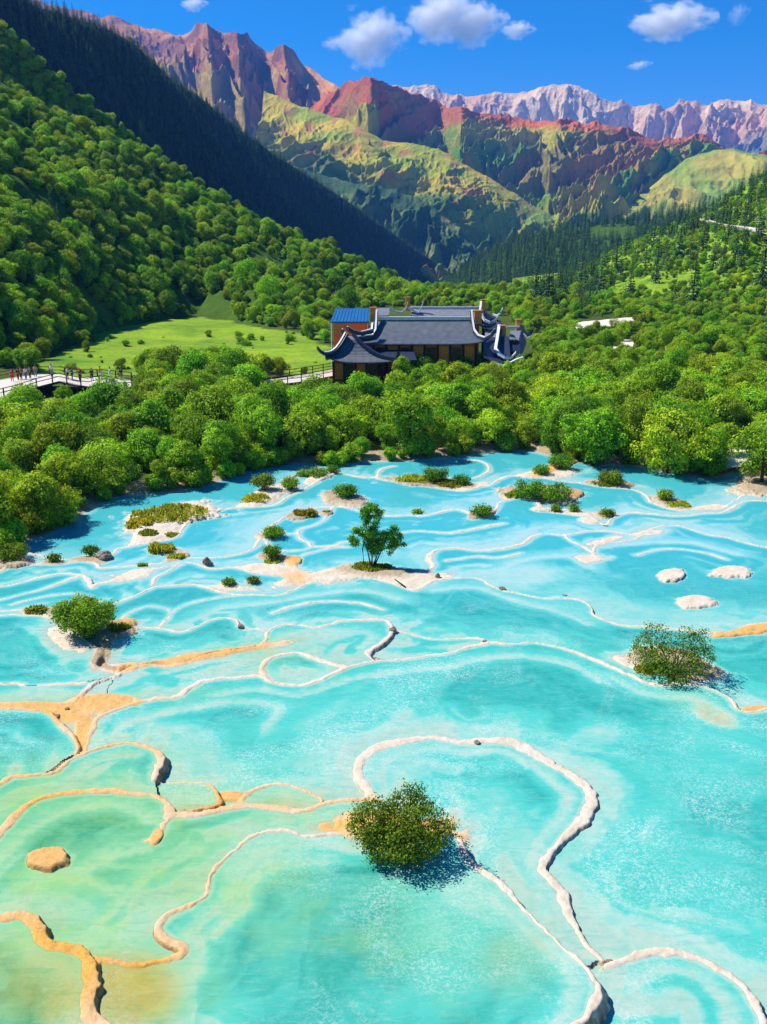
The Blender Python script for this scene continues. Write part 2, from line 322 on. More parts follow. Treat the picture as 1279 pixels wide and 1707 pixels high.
def smooth_line(P, n=4):
    P = np.array(P, float)
    if len(P) < 3: return P
    Q = np.vstack([2*P[0]-P[1], P, 2*P[-1]-P[-2]]); o = []
    for i in range(1, len(Q)-2):
        for k in range(n):
            t = k/n; a, b, c, d = Q[i-1], Q[i], Q[i+1], Q[i+2]
            o.append(0.5*((2*b)+(c-a)*t+(2*a-5*b+4*c-d)*t*t+(3*b-a-3*c+d)*t**3))
    o.append(P[-1]); return np.array(o)
def towld(P, z): return np.array([atz(p[0], min(p[1], 3200), z)[:2] for p in P])
def inpoly(X, Y, P):
    ins = np.zeros(X.shape, bool); n = len(P)
    m = (X > P[:, 0].min()) & (X < P[:, 0].max()) & (Y > P[:, 1].min()) & (Y < P[:, 1].max())
    x, y = X[m], Y[m]; r = np.zeros(x.shape, bool); j = n-1
    for i in range(n):
        xi, yi, xj, yj = P[i, 0], P[i, 1], P[j, 0], P[j, 1]
        if yi != yj:
            c = ((yi > y) != (yj > y)); r ^= c & (x < (xj-xi)*(y-yi)/(yj-yi)+xi)
        j = i
    ins[m] = r; return ins

# shoals, islands and mounds: (px, py, rx, ry, rot_deg, height over the water, colour 0 white / 1 orange / 2 soil, softness)
BLOBS = [
 (1121,960,29,13,0,.16,0,.35),(1221,954,34,10,0,.13,0,.4),(1159,1004,32,11,0,.13,0,.4),
 (80,1434,36,20,-5,.16,1,.35),(262,1396,16,10,-50,.06,1,.5),
 # islands with plants
 (285,862,92,22,-10,.22,0,.5),(255,892,48,16,-18,.15,0,.7),(270,917,32,10,0,.12,2,.6),(295,928,22,6,-15,.12,2,.6),(90,936,22,6,0,.10,2,.6),(150,929,32,8,0,.12,2,.7),(15,935,34,14,0,.2,2,.5),
 (440,825,45,14,-25,.18,0,.6),(480,815,25,8,-10,.14,0,.7),(535,795,34,8,-15,.16,0,.6),(570,830,42,11,5,.2,2,.5),(507,858,28,9,-8,.16,2,.5),(455,890,27,8,-8,.15,2,.5),(545,855,12,5,0,.12,2,.6),
 (455,928,26,9,5,.14,2,.6),(452,950,70,14,5,.05,0,.9),(560,960,90,16,-6,.09,0,.8),(625,950,62,13,4,.2,2,.6),(680,965,60,16,3,.10,0,.8),(490,935,14,8,0,.12,1,.6),
 (715,803,68,11,3,.18,2,.5),(790,810,30,7,-10,.08,0,.8),(770,808,22,7,10,.14,2,.6),
 (905,824,62,15,4,.24,2,.5),(957,824,18,8,0,.2,1,.5),(865,818,20,7,0,.12,2,.6),(803,857,25,7,-10,.16,2,.5),(930,779,40,8,-18,.2,1,.5),(920,790,60,8,-5,.1,0,.7),
 (1015,806,45,7,3,.18,2,.45),(1120,838,38,9,15,.18,2,.5),(1180,845,36,6,-5,.06,0,.8),(1010,858,16,6,0,.15,2,.5),(905,849,26,6,0,.14,0,.6),(955,853,34,6,5,.12,0,.7),(985,868,20,6,10,.1,0,.7),
 (985,930,34,10,0,.03,0,1.0),(1010,900,60,10,-12,.02,0,1.2),(1090,888,40,9,-10,.02,0,1.2),
 (1275,800,50,24,0,.3,2,.5),
 (68,1018,34,6,0,.16,2,.5),(85,1022,40,8,0,.05,0,.9),(165,1050,62,20,10,.24,2,.5),(200,1044,28,9,-15,.2,1,.6),(110,1065,70,26,30,.02,0,1.2),(170,1100,30,12,-60,.05,2,.6),
 (220,960,60,14,-15,.03,0,1.0),(370,980,60,6,0,.05,0,.9),(382,972,16,4,0,.1,2,.6),(423,969,14,4,0,.1,2,.6),(345,940,9,5,0,.18,2,.5),
 (340,1100,150,9,-9,.06,1,.8),(90,1158,120,14,0,-.05,0,1.0),
 (1120,1105,75,26,14,.12,2,.5),(1050,1105,50,13,18,.02,0,.8),(1190,1195,52,18,18,-.02,1,1.0),(1245,1052,90,10,-8,.07,1,.6),(1265,1182,45,5,0,.06,1,.7),
 # orange flats and soft white shallows
 (60,1178,110,7,0,.06,1,.5),(170,1170,62,17,-3,.06,1,.5),(110,1190,40,14,12,.06,1,.6),(138,1225,14,34,8,.07,1,.5),(385,1328,32,11,0,.05,1,.7),
 (665,1392,92,34,0,.10,1,.6),(580,1376,70,12,-4,.01,1,.8),
 (330,1330,60,20,0,-.06,1,.8),(467,1330,60,14,0,-.06,1,.8),
 (240,1640,90,60,0,-.06,1,.7),(960,1540,60,30,55,-.04,0,1.0),(920,1480,34,60,-20,-.04,0,1.0),(870,1400,60,110,-35,-.10,0,1.3),
 (1000,1225,70,26,0,-.08,0,1.2),(560,1180,180,30,-14,-.14,0,1.3),(620,1270,110,60,0,-.08,0,1.2),(520,1060,70,14,-5,-.04,0,1.0),(300,1230,90,30,20,-.10,0,1.2),
 (1200,1250,120,70,0,-.16,0,1.3),(1150,1480,120,120,0,-.18,0,1.3),(880,960,90,22,-4,-.05,0,1.2),(1060,1020,130,20,3,-.1,0,1.3),(800,1500,110,60,35,-.08,0,1.2),(450,1420,90,28,-20,-.06,0,1.2),
(760,1560,130,90,30,-.14,0,1.3),
]
WARM = [(60,1340,260,90,1.0),(120,1450,300,120,1.0),(60,1620,260,160,1.25),(240,1640,120,90,1.2),(80,1180,170,40,.9),(330,1330,120,45,1.0),(470,1335,110,35,.95),(600,1360,150,40,.8),(1200,1190,100,22,.7),(1240,1055,90,18,.9),(330,1100,160,18,.45),(430,1065,40,20,.6),(165,1050,70,22,.4),(490,940,30,14,.8),(330,1540,90,60,.6),(200,1250,160,40,.8)]
GREENS = [(120,1400,380,170,1.25),(60,1620,280,170,1.2),(620,1560,330,170,.42),(460,1370,170,35,.8),(420,1330,160,35,.7),(1180,1640,120,70,.10),(300,1150,140,20,.35),(60,1160,200,22,.5),(470,1080,130,50,.30),(1160,1155,60,20,.3),(420,1520,150,100,.3),(880,1620,90,80,.4)]

YC0, YC1, TW = 9.0, 104.0, 0.95
NR, NC = 860, 1500
def widen(P, lo, hi): return [((x-1300) if x <= lo else (x+1300) if x >= hi else x, y) for x, y in P]
def lengthen(P):
    P = list(P)
    if P[0][0] <= -250: P = [(P[0][0]-1300, P[0][1])]+P
    if P[-1][0] >= 1590: P = P+[(P[-1][0]+1300, P[-1][1])]
    if P[-1][0] <= -250: P = P+[(P[-1][0]-1300, P[-1][1])]
    return P
POOLS = [(z, lengthen(a), widen(b, -90, 1590)) for z, a, b in POOLS]; SHORE = lengthen(SHORE)
yy = YC0*np.exp(np.linspace(0, math.log(YC1/YC0), NR)); tt = np.linspace(-TW, TW, NC)
GY, GX = np.meshgrid(yy, tt, indexing='ij'); GX = GX*GY + np.sign(GX)*0
gx, gy = GX.ravel(), GY.ravel()
wamp = 0.035 + 0.0009*gy
wx = gx + .05*fbm(gx*2.3, gy*2.3, 2, 61) + wamp*fbm(gx*1.1, gy*0.9, 3, 5)*1.2 + 0.035*fbm(gx*5, gy*5, 2, 6); wy = gy + wamp*fbm(gx*1.1, gy*0.9, 3, 9)*1.6 + 0.035*fbm(gx*5, gy*5, 2, 8)
level = np.zeros(gx.shape); lab = np.zeros(gx.shape, int)
polys = []
for k, (z, rim, close) in enumerate(POOLS):
    r = smooth_line(rim, 4); P = towld(np.vstack([r, np.array(close, float).reshape(-1, 2)]), z); polys.append((z, P, len(r)))
    m = inpoly(wx, wy, P); level[m] = z; lab[m] = k+1
def level_at(x, y, upto=-1):
    L = 0.0; kk = -1
    for k, (z, P, nr) in enumerate(polys):
        if inpoly(np.array([x]), np.array([y]), P)[0]: L = z; kk = k
    return L, kk
RIMW = {15: 1.9, 11: 1.15, 16: 1.5, 17: 1.8, 18: 1.7, 19: 1.2, 20: 1.9, 12: 1.3, 13: .8, 14: .8, 7: 1.3, 6: 1.1}     # some rims are broader
# rim pieces still showing
rimtex = fbm(gx*6, gy*6, 3, 71)+.6*fbm(gx*1.7, gy*1.7, 2, 72)
pieces = []
for k, (z, P, nr) in enumerate(polys):
    mid = (P[:nr-1]+P[1:nr])/2; vis = np.ones(len(mid), bool)
    for z2, P2, _ in polys[k+1:]: vis &= ~inpoly(mid[:, 0], mid[:, 1], P2)
    for i in np.nonzero(vis)[0]: pieces.append((P[i], P[i+1], z, RIMW.get(k, 1.0)))
for z, pts in DAMS:
    P = towld(smooth_line(pts, 4), z)
    for i in range(len(P)-1): pieces.append((P[i], P[i+1], z, .8))
dist = np.full(gx.shape, 9.0); ridge_h = np.full(gx.shape, -9.0)
rimvar = 0.45+1.0*vnoise(gx*0.4, gy*0.4, 3)**1.5                    # width of the rim varies along its length
rw = (0.055+0.0016*gy)*rimvar*(1+.25*fbm(gx*4, gy*4, 2, 12))
din = np.full(gx.shape, 9.0); dout = np.full(gx.shape, 9.0)
for a, b, z, wf in pieces:
    x0, x1 = min(a[0], b[0])-3.2, max(a[0], b[0])+3.2; y0, y1 = min(a[1], b[1])-3.2, max(a[1], b[1])+3.2
    r0, r1 = np.searchsorted(yy, [y0, y1])
    if r1 <= r0: continue
    s = slice(r0*NC, r1*NC); X = wx[s]; m = (X > x0) & (X < x1)
    idx = np.nonzero(m)[0]+r0*NC
    if not len(idx): continue
    d = b-a; L2 = max(d @ d, 1e-9); t = np.clip(((wx[idx]-a[0])*d[0]+(wy[idx]-a[1])*d[1])/L2, 0, 1)
    dd = np.hypot(wx[idx]-a[0]-t*d[0], wy[idx]-a[1]-t*d[1])
    dist[idx] = np.minimum(dist[idx], dd)
    low = level[idx] < z-0.02
    w = rw[idx]*wf; top = z+0.028+0.02*rimtex[idx]
    din[idx] = np.where(low, din[idx], np.minimum(din[idx], dd)); dout[idx] = np.where(low, np.minimum(dout[idx], dd), dout[idx])
    e = dd/w
    # inside the pool: rounded lip then a soft submerged ramp; outside: a steep lobed wall
    inner = top-0.02*np.clip(e, 0, 1.2)**2 - 0.9*np.clip(dd-1.1*w, 0, 9)
    outer = top-0.02*np.clip(e, 0, 1)**2 - (2.2+.8*rimtex[idx])*np.clip(dd-0.85*w, 0, 9)
    h = np.where(low, outer, inner)
    ridge_h[idx] = np.maximum(ridge_h[idx], h)
dist = np.minimum(dist, 9)
# distance to the shore
SHW = towld(smooth_line(SHORE, 3), 0.1)
land = ~inpoly(wx, wy, np.vstack([SHW, [(600, -60), (-600, -60)]]))
sd = np.full(gx.shape, 50.0)
for i in range(len(SHW)-1):
    a, b = SHW[i], SHW[i+1]; d = b-a; L2 = max(d@d, 1e-9)
    t = np.clip(((wx-a[0])*d[0]+(wy-a[1])*d[1])/L2, 0, 1); sd = np.minimum(sd, np.hypot(wx-a[0]-t*d[0], wy-a[1]-t*d[1]))
sdist = np.where(land, sd, -sd)
big = fbm(gx*0.13, gy*0.11, 4, 21); med = fbm(gx*0.55+big, gy*0.45, 4, 31); fine = fbm(gx*3.1, gy*3.1, 3, 41)
depth = 0.035+0.36*sstep(0.0, 5.2, dout)*(0.62+0.38*sstep(0.1, 1.0, din))+0.13*big+0.09*med+.02*fine
depth += 0.20*np.exp(-((din-0.75-.2*med)/0.55)**2)*sstep(.8, 2.2, dout)                 # trough along the inside of each dam
ds = din*0.95+1.1*med+1.3*big; saw = ds-np.floor(ds); led = sstep(0, .10, saw)*sstep(1.0, .25, saw)
depth -= 0.11*(1-led)*sstep(.35, .8, din)*sstep(4.4, 2.2, din)*(.6+.5*big+.5*vnoise(gx*.5, gy*.5, 91))       # drowned ledges that follow the dams
ds2 = dout*0.8+1.6*med+.9*big; saw2 = ds2-np.floor(ds2); depth += 0.05*sstep(0, .15, saw2)*sstep(1.0, .3, saw2)*sstep(5, 3, dout)
depth = depth*sstep(0.0, 0.4, din+.12)
# underwater swells: soft inner steps that follow the rims
depth += 0.10*np.sin(din*4.2+3.0*med+2*big)*sstep(0.4, 1.0, din)*sstep(3.6, 1.4, din)+0.05*np.sin(dist*2.4+7*big+4*med)*sstep(1, 2, dist)
bed = level-np.maximum(depth, 0.03)
rimtex0 = rimtex
for z_, pts_ in LEDGES:
    P = towld(smooth_line(pts_, 4), z_)
    for i in range(len(P)-1):
        a, b = P[i], P[i+1]; y0, y1 = min(a[1], b[1])-1.4, max(a[1], b[1])+1.4; r0, r1 = np.searchsorted(yy, [y0, y1])
        if r1 <= r0: continue
        sl = slice(r0*NC, r1*NC); idx = np.nonzero((wx[sl] > min(a[0], b[0])-1.4) & (wx[sl] < max(a[0], b[0])+1.4))[0]+r0*NC
        d = b-a; t = np.clip(((wx[idx]-a[0])*d[0]+(wy[idx]-a[1])*d[1])/max(d@d, 1e-9), 0, 1); dd = np.hypot(wx[idx]-a[0]-t*d[0], wy[idx]-a[1]-t*d[1])
        sd_ = (wx[idx]-a[0])*d[1]-(wy[idx]-a[1])*d[0]
        hh_ = level[idx]-0.045+.03*rimtex[idx]-np.where(sd_ > 0, .55, .20)*np.clip(dd-.05-.03*rimtex[idx], 0, 9)
        ok_ = np.abs(level[idx]-z_) < .02; bed[idx[ok_]] = np.maximum(bed[idx[ok_]], hh_[ok_])
soil = np.zeros(gx.shape); orange = np.zeros(gx.shape)
def ell(px, py, rx, ry, rot, z=0.4):
    c = atz(px, py, z); ex = atz(px+1, py, z)-c; ey = atz(px, py+1, z)-c
    dx = gx-c[0]; dy = gy-c[1]
    v = dy/ey[1]; u = (dx-ey[0]*v)/ex[0]; a = R(rot); uu = u*math.cos(a)+v*math.sin(a); vv = -u*math.sin(a)+v*math.cos(a)
    return np.sqrt((uu/rx)**2+(vv/ry)**2)
for (px, py, rx, ry, rot, h, c, soft) in BLOBS:
    z0 = level_at(*atz(px, py, .6)[:2])[0]
    e = ell(px, py, rx, ry, rot, z0); m = e < 2.6
    e2 = e[m]*(1+0.34*med[m]+0.16*fine[m]+.12*rimtex0[m])
    s = sstep(1.0+soft*0.55, max(1.0-soft*0.6, 0.05), e2)
    tgt = level[m]+h*(0.75+0.25*s)+0.02*fine[m]
    bed[m] = np.maximum(bed[m], bed[m]*(1-s)+tgt*s) if h > -0.01 else bed[m]*(1-s)+np.maximum(bed[m], tgt)*s
    if c == 2: soil[m] = np.maximum(soil[m], s)
    if c == 1: orange[m] = np.maximum(orange[m], s)
H = np.maximum(bed, ridge_h)
H += 0.010*fine*(1+gy*0.02)*sstep(0.02, -0.1, level-H-0.06)
LANDZ = 0.32
H = np.where(sdist > -0.6, np.maximum(H, level-0.3+0.30*sstep(-0.6, 0.3, sdist)+ (LANDZ)*sstep(0, 2.0, sdist)+0.05*fine), H)
soil = np.maximum(soil, sstep(-0.1, 0.5, sdist+0.35*med))
warm = np.zeros(gx.shape); green = np.zeros(gx.shape)
for (px, py, rx, ry, a) in WARM: warm = np.maximum(warm, a*np.exp(-ell(px, py, rx, ry, 0, 1.2)**2*1.2))
for (px, py, rx, ry, a) in GREENS: green = np.maximum(green, a*np.exp(-ell(px, py, rx, ry, 0, 1.2)**2*1.2))
algae = np.zeros(gx.shape)
for (px, py, rx, ry, a) in [(215,1660,85,75,.9),(40,1640,150,70,.35),(120,1690,60,60,.5),(860,1610,60,60,.2),(330,1340,40,14,.4),(465,1330,50,14,.3)]: algae = np.maximum(algae, a*np.exp(-ell(px, py, rx, ry, 0, 1.4)**4))
algae = np.clip(algae*(1+.7*med), 0, .9)
warm = np.clip(np.maximum(warm*(0.9+0.35*med), orange*0.85), 0, 1); green = np.clip(green*(1+0.5*med), 0, 1)
V = np.stack([gx, gy, H], -1); F = grid_faces(NR, NC)
keep = (sdist[F].max(1) < 4.0)
wd = level-H
def travertine_mat():
    m, nt, _, L = newmat('travertine'); p = geo(nt)
    n1 = noise(nt, p, 1.3, 6, 0.65); n2 = noise(nt, p, 14, 6, 0.75); n3 = noise(nt, p, 0.35, 4)
    white = mixc(nt, ramp(nt, n1, [(0.3, 0.0), (0.7, 1.0)]), (0.528, 0.440, 0.328), (0.656, 0.592, 0.496))
    wet = mixc(nt, ramp(nt, n2, [(0.35, 0.0), (0.65, 1.0)]), (0.560, 0.250, 0.030), (0.680, 0.400, 0.085))
    c = mixc(nt, attr(nt, 'warm'), white, wet)
    so = mixc(nt, ramp(nt, n2, [(0.35, 0.0), (0.7, 1.0)]), (0.10, 0.06, 0.025), (0.55, 0.42, 0.22))
    c = mixc(nt, math_(nt, 'MULTIPLY', attr(nt, 'soil'), ramp(nt, n1, [(0.25, 0.35), (0.6, 1.0)])), c, so)
    st = ramp(nt, noise(nt, p, 2.6, 6, 0.75, 1.2), [(0.50, 0.0), (0.62, 0.55)]); c = mixc(nt, st, c, mixc(nt, attr(nt, 'warm'), (0.50, 0.38, 0.25), (0.42, 0.18, 0.04)))
    # iron stain on the steep outer walls of the rims (these faces are bare brown tufa)
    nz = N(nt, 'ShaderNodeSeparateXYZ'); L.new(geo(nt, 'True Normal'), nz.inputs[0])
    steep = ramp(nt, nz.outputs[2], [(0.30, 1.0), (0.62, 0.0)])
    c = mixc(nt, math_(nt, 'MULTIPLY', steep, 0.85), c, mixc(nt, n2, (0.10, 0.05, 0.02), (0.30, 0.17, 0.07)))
    h = math_(nt, 'ADD', math_(nt, 'MULTIPLY', n1, 0.6), math_(nt, 'MULTIPLY', n2, 0.4))
    out(nt, princ(nt, c, 0.75, 0.25, bump(nt, h, 0.8, 0.05))); return m
tr = link('travertine_terraces', mesh_np('travertine', V, F[keep], True, {'warm': warm, 'soil': soil}), travertine_mat()); tag(tr, kind='structure')

def water_mat():
    m, nt, _, L = newmat('pool_water'); p = geo(nt)
    dep = attr(nt, 'depth'); wr = attr(nt, 'warm'); gr = attr(nt, 'green'); far = attr(nt, 'calm')
    # mineral cloud in the water, denser where it is deeper
    n1 = noise(nt, p, 0.55, 5, 0.62, 0.6); n2 = noise(nt, p, 2.2, 5, 0.65, 0.4)
    dd = math_(nt, 'ADD', dep, math_(nt, 'MULTIPLY', math_(nt, 'SUBTRACT', n1, 0.5), 0.14))
    fac = ramp(nt, dep, [(0.0, 0.80), (0.05, 1.0)])
    edge = mixc(nt, wr, (0.450, 0.530, 0.450), (0.592, 0.448, 0.128))
    edge = mixc(nt, math_(nt, 'MULTIPLY', gr, 0.8), edge, (0.30, 0.50, 0.24))
    deep = mixc(nt, gr, (0.012, 0.270, 0.250), (0.025, 0.235, 0.105))
    shal = mixc(nt, gr, (0.070, 0.455, 0.395), (0.160, 0.430, 0.215))
    c = mixc(nt, ramp(nt, dd, [(0.00, 0.0), (0.15, 1.0)]), edge, shal)
    c = mixc(nt, ramp(nt, dd, [(0.14, 0.0), (0.50, 1.0)]), c, deep)
    c = mixc(nt, ramp(nt, n2, [(0.42, 0.0), (0.75, 0.45)]), c, shal)
    c = mixc(nt, attr(nt, 'algae'), c, mixc(nt, n2, (0.272, 0.272, 0.048), (0.496, 0.336, 0.056)))
    mp = N(nt, 'ShaderNodeMapping'); mp.inputs['Rotation'].default_value = (0, 0, R(-35)); mp.inputs['Scale'].default_value = (.7, 3.2, 1); L.new(p, mp.inputs[0])
    stq = ramp(nt, noise(nt, mp.outputs[0], 1.3, 7, 0.72, 0.9), [(0.38, 0.55), (0.5, 0.0)]); c = mixc(nt, stq, c, mixc(nt, 1.0, c, (0.62, 0.86, 0.86), 'MULTIPLY'))
    stw = ramp(nt, noise(nt, mp.outputs[0], 2.1, 7, 0.75, 1.2), [(0.52, 0.0), (0.68, 0.22)]); c = mixc(nt, stw, c, edge)
    al = ramp(nt, noise(nt, p, 0.32, 4, 0.6, 0.5), [(0.54, 0.0), (0.66, 0.45)]); c = mixc(nt, math_(nt, 'MULTIPLY', al, math_(nt, 'ADD', gr, 0.04)), c, (0.288, 0.480, 0.112))
    # ripple sun glints painted into the water colour: pale broken speckle in patches
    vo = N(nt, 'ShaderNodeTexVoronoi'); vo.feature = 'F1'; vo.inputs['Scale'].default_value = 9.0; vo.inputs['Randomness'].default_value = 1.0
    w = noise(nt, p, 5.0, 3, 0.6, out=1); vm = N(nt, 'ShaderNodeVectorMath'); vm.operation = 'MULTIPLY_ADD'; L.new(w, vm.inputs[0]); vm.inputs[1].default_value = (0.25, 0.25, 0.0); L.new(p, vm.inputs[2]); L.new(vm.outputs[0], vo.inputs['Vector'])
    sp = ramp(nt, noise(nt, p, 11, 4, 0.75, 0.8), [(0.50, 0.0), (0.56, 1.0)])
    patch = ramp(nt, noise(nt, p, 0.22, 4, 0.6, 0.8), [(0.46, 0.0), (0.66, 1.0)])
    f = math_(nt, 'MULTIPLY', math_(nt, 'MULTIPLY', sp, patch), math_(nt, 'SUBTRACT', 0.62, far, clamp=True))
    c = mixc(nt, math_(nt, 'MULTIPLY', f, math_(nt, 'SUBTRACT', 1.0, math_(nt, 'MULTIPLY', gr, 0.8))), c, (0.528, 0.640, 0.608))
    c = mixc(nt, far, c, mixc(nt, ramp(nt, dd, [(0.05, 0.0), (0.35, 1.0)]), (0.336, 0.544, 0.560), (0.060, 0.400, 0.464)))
    body = princ(nt, c, 0.5, 0.0)
    tr_ = nt.nodes.new('ShaderNodeBsdfTransparent'); L.new(mixc(nt, gr, (0.62, 0.95, 0.93), (0.80, 0.95, 0.72)), tr_.inputs[0])
    mx = nt.nodes.new('ShaderNodeMixShader'); L.new(fac, mx.inputs[0]); L.new(tr_.outputs[0], mx.inputs[1]); L.new(body, mx.inputs[2])
    gl = N(nt, 'ShaderNodeBsdfGlossy'); gl.inputs['Roughness'].default_value = 0.07
    h = math_(nt, 'ADD', noise(nt, p, 3.2, 3, 0.6, 0.3), math_(nt, 'MULTIPLY', noise(nt, p, 14, 2), 0.25))
    b = bump(nt, h, 0.16, 0.05); L.new(b, gl.inputs['Normal'])
    fr = N(nt, 'ShaderNodeFresnel', IOR=1.33); L.new(b, fr.inputs['Normal'])
    m2 = nt.nodes.new('ShaderNodeMixShader'); L.new(math_(nt, 'MULTIPLY', fr.outputs[0], 0.75), m2.inputs[0]); L.new(mx.outputs[0], m2.inputs[1]); L.new(gl.outputs[0], m2.inputs[2])
    out(nt, m2.outputs[0]); return m
same = (lab[F].max(1) == lab[F].min(1)) & (wd[F].max(1) > -0.02) & (sdist[F].min(1) < 0.5)
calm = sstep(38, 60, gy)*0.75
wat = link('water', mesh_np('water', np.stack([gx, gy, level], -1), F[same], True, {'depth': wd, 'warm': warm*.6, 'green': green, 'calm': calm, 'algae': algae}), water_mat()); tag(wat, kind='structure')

from bisect import bisect
def surf_z(x, y):
    j = int(np.clip(round((x/y+TW)/(2*TW)*(NC-1)), 0, NC-1)); i = int(np.clip(round(math.log(max(y, YC0)/YC0)/math.log(YC1/YC0)*(NR-1)), 0, NR-1))
    return float(H[i*NC+j])
def shore_d(x, y):
    j = int(np.clip(round((x/y+TW)/(2*TW)*(NC-1)), 0, NC-1)); i = int(np.clip(round(math.log(max(y, YC0)/YC0)/math.log(YC1/YC0)*(NR-1)), 0, NR-1))
    return float(sdist[i*NC+j])
def onsurf(px, py, it=6):
    z = 0.5
    for _ in range(it): p = atz(px, py, z); z = surf_z(p[0], p[1])
    return p[0], p[1], z

# ------------------------------------------------------------ valley ground
def gz(x, y):
    x = np.asarray(x, float); y = np.asarray(y, float)
    z = 0.42+0.9*sstep(90, 160, y)*fbm(x*0.02, y*0.02, 3, 77)+0.25*fbm(x*0.15, y*0.15, 3, 78)*sstep(80, 120, y)
    return z - 0.065*np.clip(y-400, 0, 700)
gyy = np.concatenate([np.linspace(5, 32, 10), np.linspace(35, 420, 340), np.linspace(425, 1200, 60), np.array([2000, 4000, 9000, 20000])]); gtt = np.linspace(-1.1, 1.1, 360)
A, B = np.meshgrid(gyy, gtt, indexing='ij'); ggx = (A*B).ravel(); ggy = A.ravel()
zz = gz(ggx, ggy)
inside = np.zeros(ggx.shape, bool); m = (ggy < 103) & (np.abs(ggx/ggy) < TW-.01)
inside[m] = np.array([shore_d(a, b) < 2.5 for a, b in zip(ggx[m], ggy[m])])
side = (ggy < 74) & (np.abs(ggx/ggy) >= TW-.01)
zz = np.where(inside, -0.9, zz)
meadow_poly = np.array([atz(px, py, .4)[:2] for px, py in [(60,612),(110,585),(150,560),(215,540),(330,528),(430,548),(520,560),(560,575),(560,612),(500,640),(420,618),(330,618),(230,628),(200,632),(90,622)]])
bare = 1-inpoly(ggx+4*fbm(ggx*.08, ggy*.08, 3, 5), ggy+6*fbm(ggx*.08, ggy*.08, 3, 6), meadow_poly).astype(float)
GF = grid_faces(len(gyy), len(gtt)); gk = ~(inside[GF].all(1))
gr_ = link('ground', mesh_np('ground', np.stack([ggx, ggy, zz], -1), GF[gk], True, {'bare': bare*0.8}), M_GROUND); tag(gr_, kind='structure')

# ------------------------------------------------------------ hills and mountains
def curve(pts, n):
    P = np.array(pts, float); s = np.r_[0, np.cumsum(np.hypot(np.diff(P[:, 0]), np.diff(P[:, 1]))*0+np.abs(np.diff(P[:, 0]))+1)]
    s /= s[-1]; u = np.linspace(0, 1, n); return np.stack([np.interp(u, s, P[:, k]) for k in range(P.shape[1])], -1)
def ridge(crest, foot, nu, nv, amp, fu, seed, jag=0.0, back=0.35, prof=1.0, lat=0.0, iso=0.0, crag=1.0):
    C = np.array([aty(*p) for p in crest]); Fo = np.array([aty(*p) if len(p) == 3 and p[2] > 0 else atz(p[0], p[1], 0.3) for p in foot])
    px = np.array([p[0] for p in crest], float); fx = np.array([p[0] for p in foot], float)
    u = np.linspace(0, 1, nu); cx = px[0]+(px[-1]-px[0])*u; fxx = fx[0]+(fx[-1]-fx[0])*u
    cy_ = np.interp(cx, px, [p[1] for p in crest]); cd = np.interp(cx, px, [p[2] for p in crest]); kw = max(3, nu//45)|1; ker = np.hanning(kw+2)[1:-1]; ker /= ker.sum(); cd = np.convolve(np.pad(cd, kw//2, 'edge'), ker, 'valid')
    Cu = np.array([aty(a_, b_, c_) for a_, b_, c_ in zip(cx, cy_, cd)]); Fu = np.stack([np.interp(fxx, fx, Fo[:, k]) for k in range(3)], -1)
    ln = np.linalg.norm(Cu[-1]-Cu[0]); wid = np.linalg.norm((Fu-Cu)[:, :2], axis=1).mean()
    vb = int(nv*0.25); v = np.r_[np.linspace(-1, 0, vb, endpoint=False), np.linspace(0, 1, nv)**1.15]
    UU, VV = np.meshgrid(u, v, indexing='ij'); vv = np.clip(VV, 0, 1)[..., None]; P = Cu[:, None, :]*(1-vv)+Fu[:, None, :]*vv
    dz = (Cu-Fu)[:, 2][:, None]; P[..., 2] = Fu[:, 2][:, None]+dz*(1-np.clip(VV, 0, 1))**prof
    bk = np.clip(-VV, 0, 1); dirb = (Cu-Fu); P[..., 0] += bk*dirb[:, 0][:, None]*back; P[..., 1] += bk*dirb[:, 1][:, None]*back
    P[..., 2] -= bk**1.2*dz*0.7
    su = UU*ln/fu; sv = VV*wid/fu
    wrp = fbm(su*0.8, sv*0.8, 3, seed+3)
    g = ridged(su+0.4*wrp+lat*sv, sv*0.22+0.25*wrp, 5, seed, .5)
    g2 = ridged(su*1.3+7, sv*1.3, 5, seed+9)
    g3 = ridged(su*3.3+wrp+lat*sv*3, sv*0.9+.3*wrp, 4, seed+19, .5)
    g4 = ridged(su*9+3*wrp, sv*4, 4, seed+29, .55)
    fade = np.clip(VV*2.6, 0, 1)**1.2*(1-0.7*np.clip(VV, 0, 1)**3); fadei = 0.12+0.88*fade
    d = amp*((g-0.45)*fade+iso*(g2-0.4)*fadei+crag*(.20*(g3-.4)+.08*(g4-.4))*np.clip(fadei*1.6, 0, 1))
    cj = jag*(ridged(su*2.2, sv*0.4, 4, seed+31)-0.4)*np.exp(-np.abs(VV)*9)
    P[..., 2] += d*np.where(VV < 0, np.exp(-bk*4), 1)+cj
    ndir = (Fu-Cu)[:, :2]; ndir = ndir/np.maximum(np.linalg.norm(ndir, axis=1, keepdims=True), 1e-6)
    P[..., 0] += 0.7*d*ndir[:, 0][:, None]; P[..., 1] += 0.7*d*ndir[:, 1][:, None]
    return P, UU, VV, g
def ridge_obj(name, P, mat, attrs=None, colors=None):
    nu, nv = P.shape[:2]
    o = link(name, mesh_np(name, P.reshape(-1, 3), grid_faces(nu, nv)[:, ::-1], True, attrs, colors), mat); tag(o, kind='structure'); return o
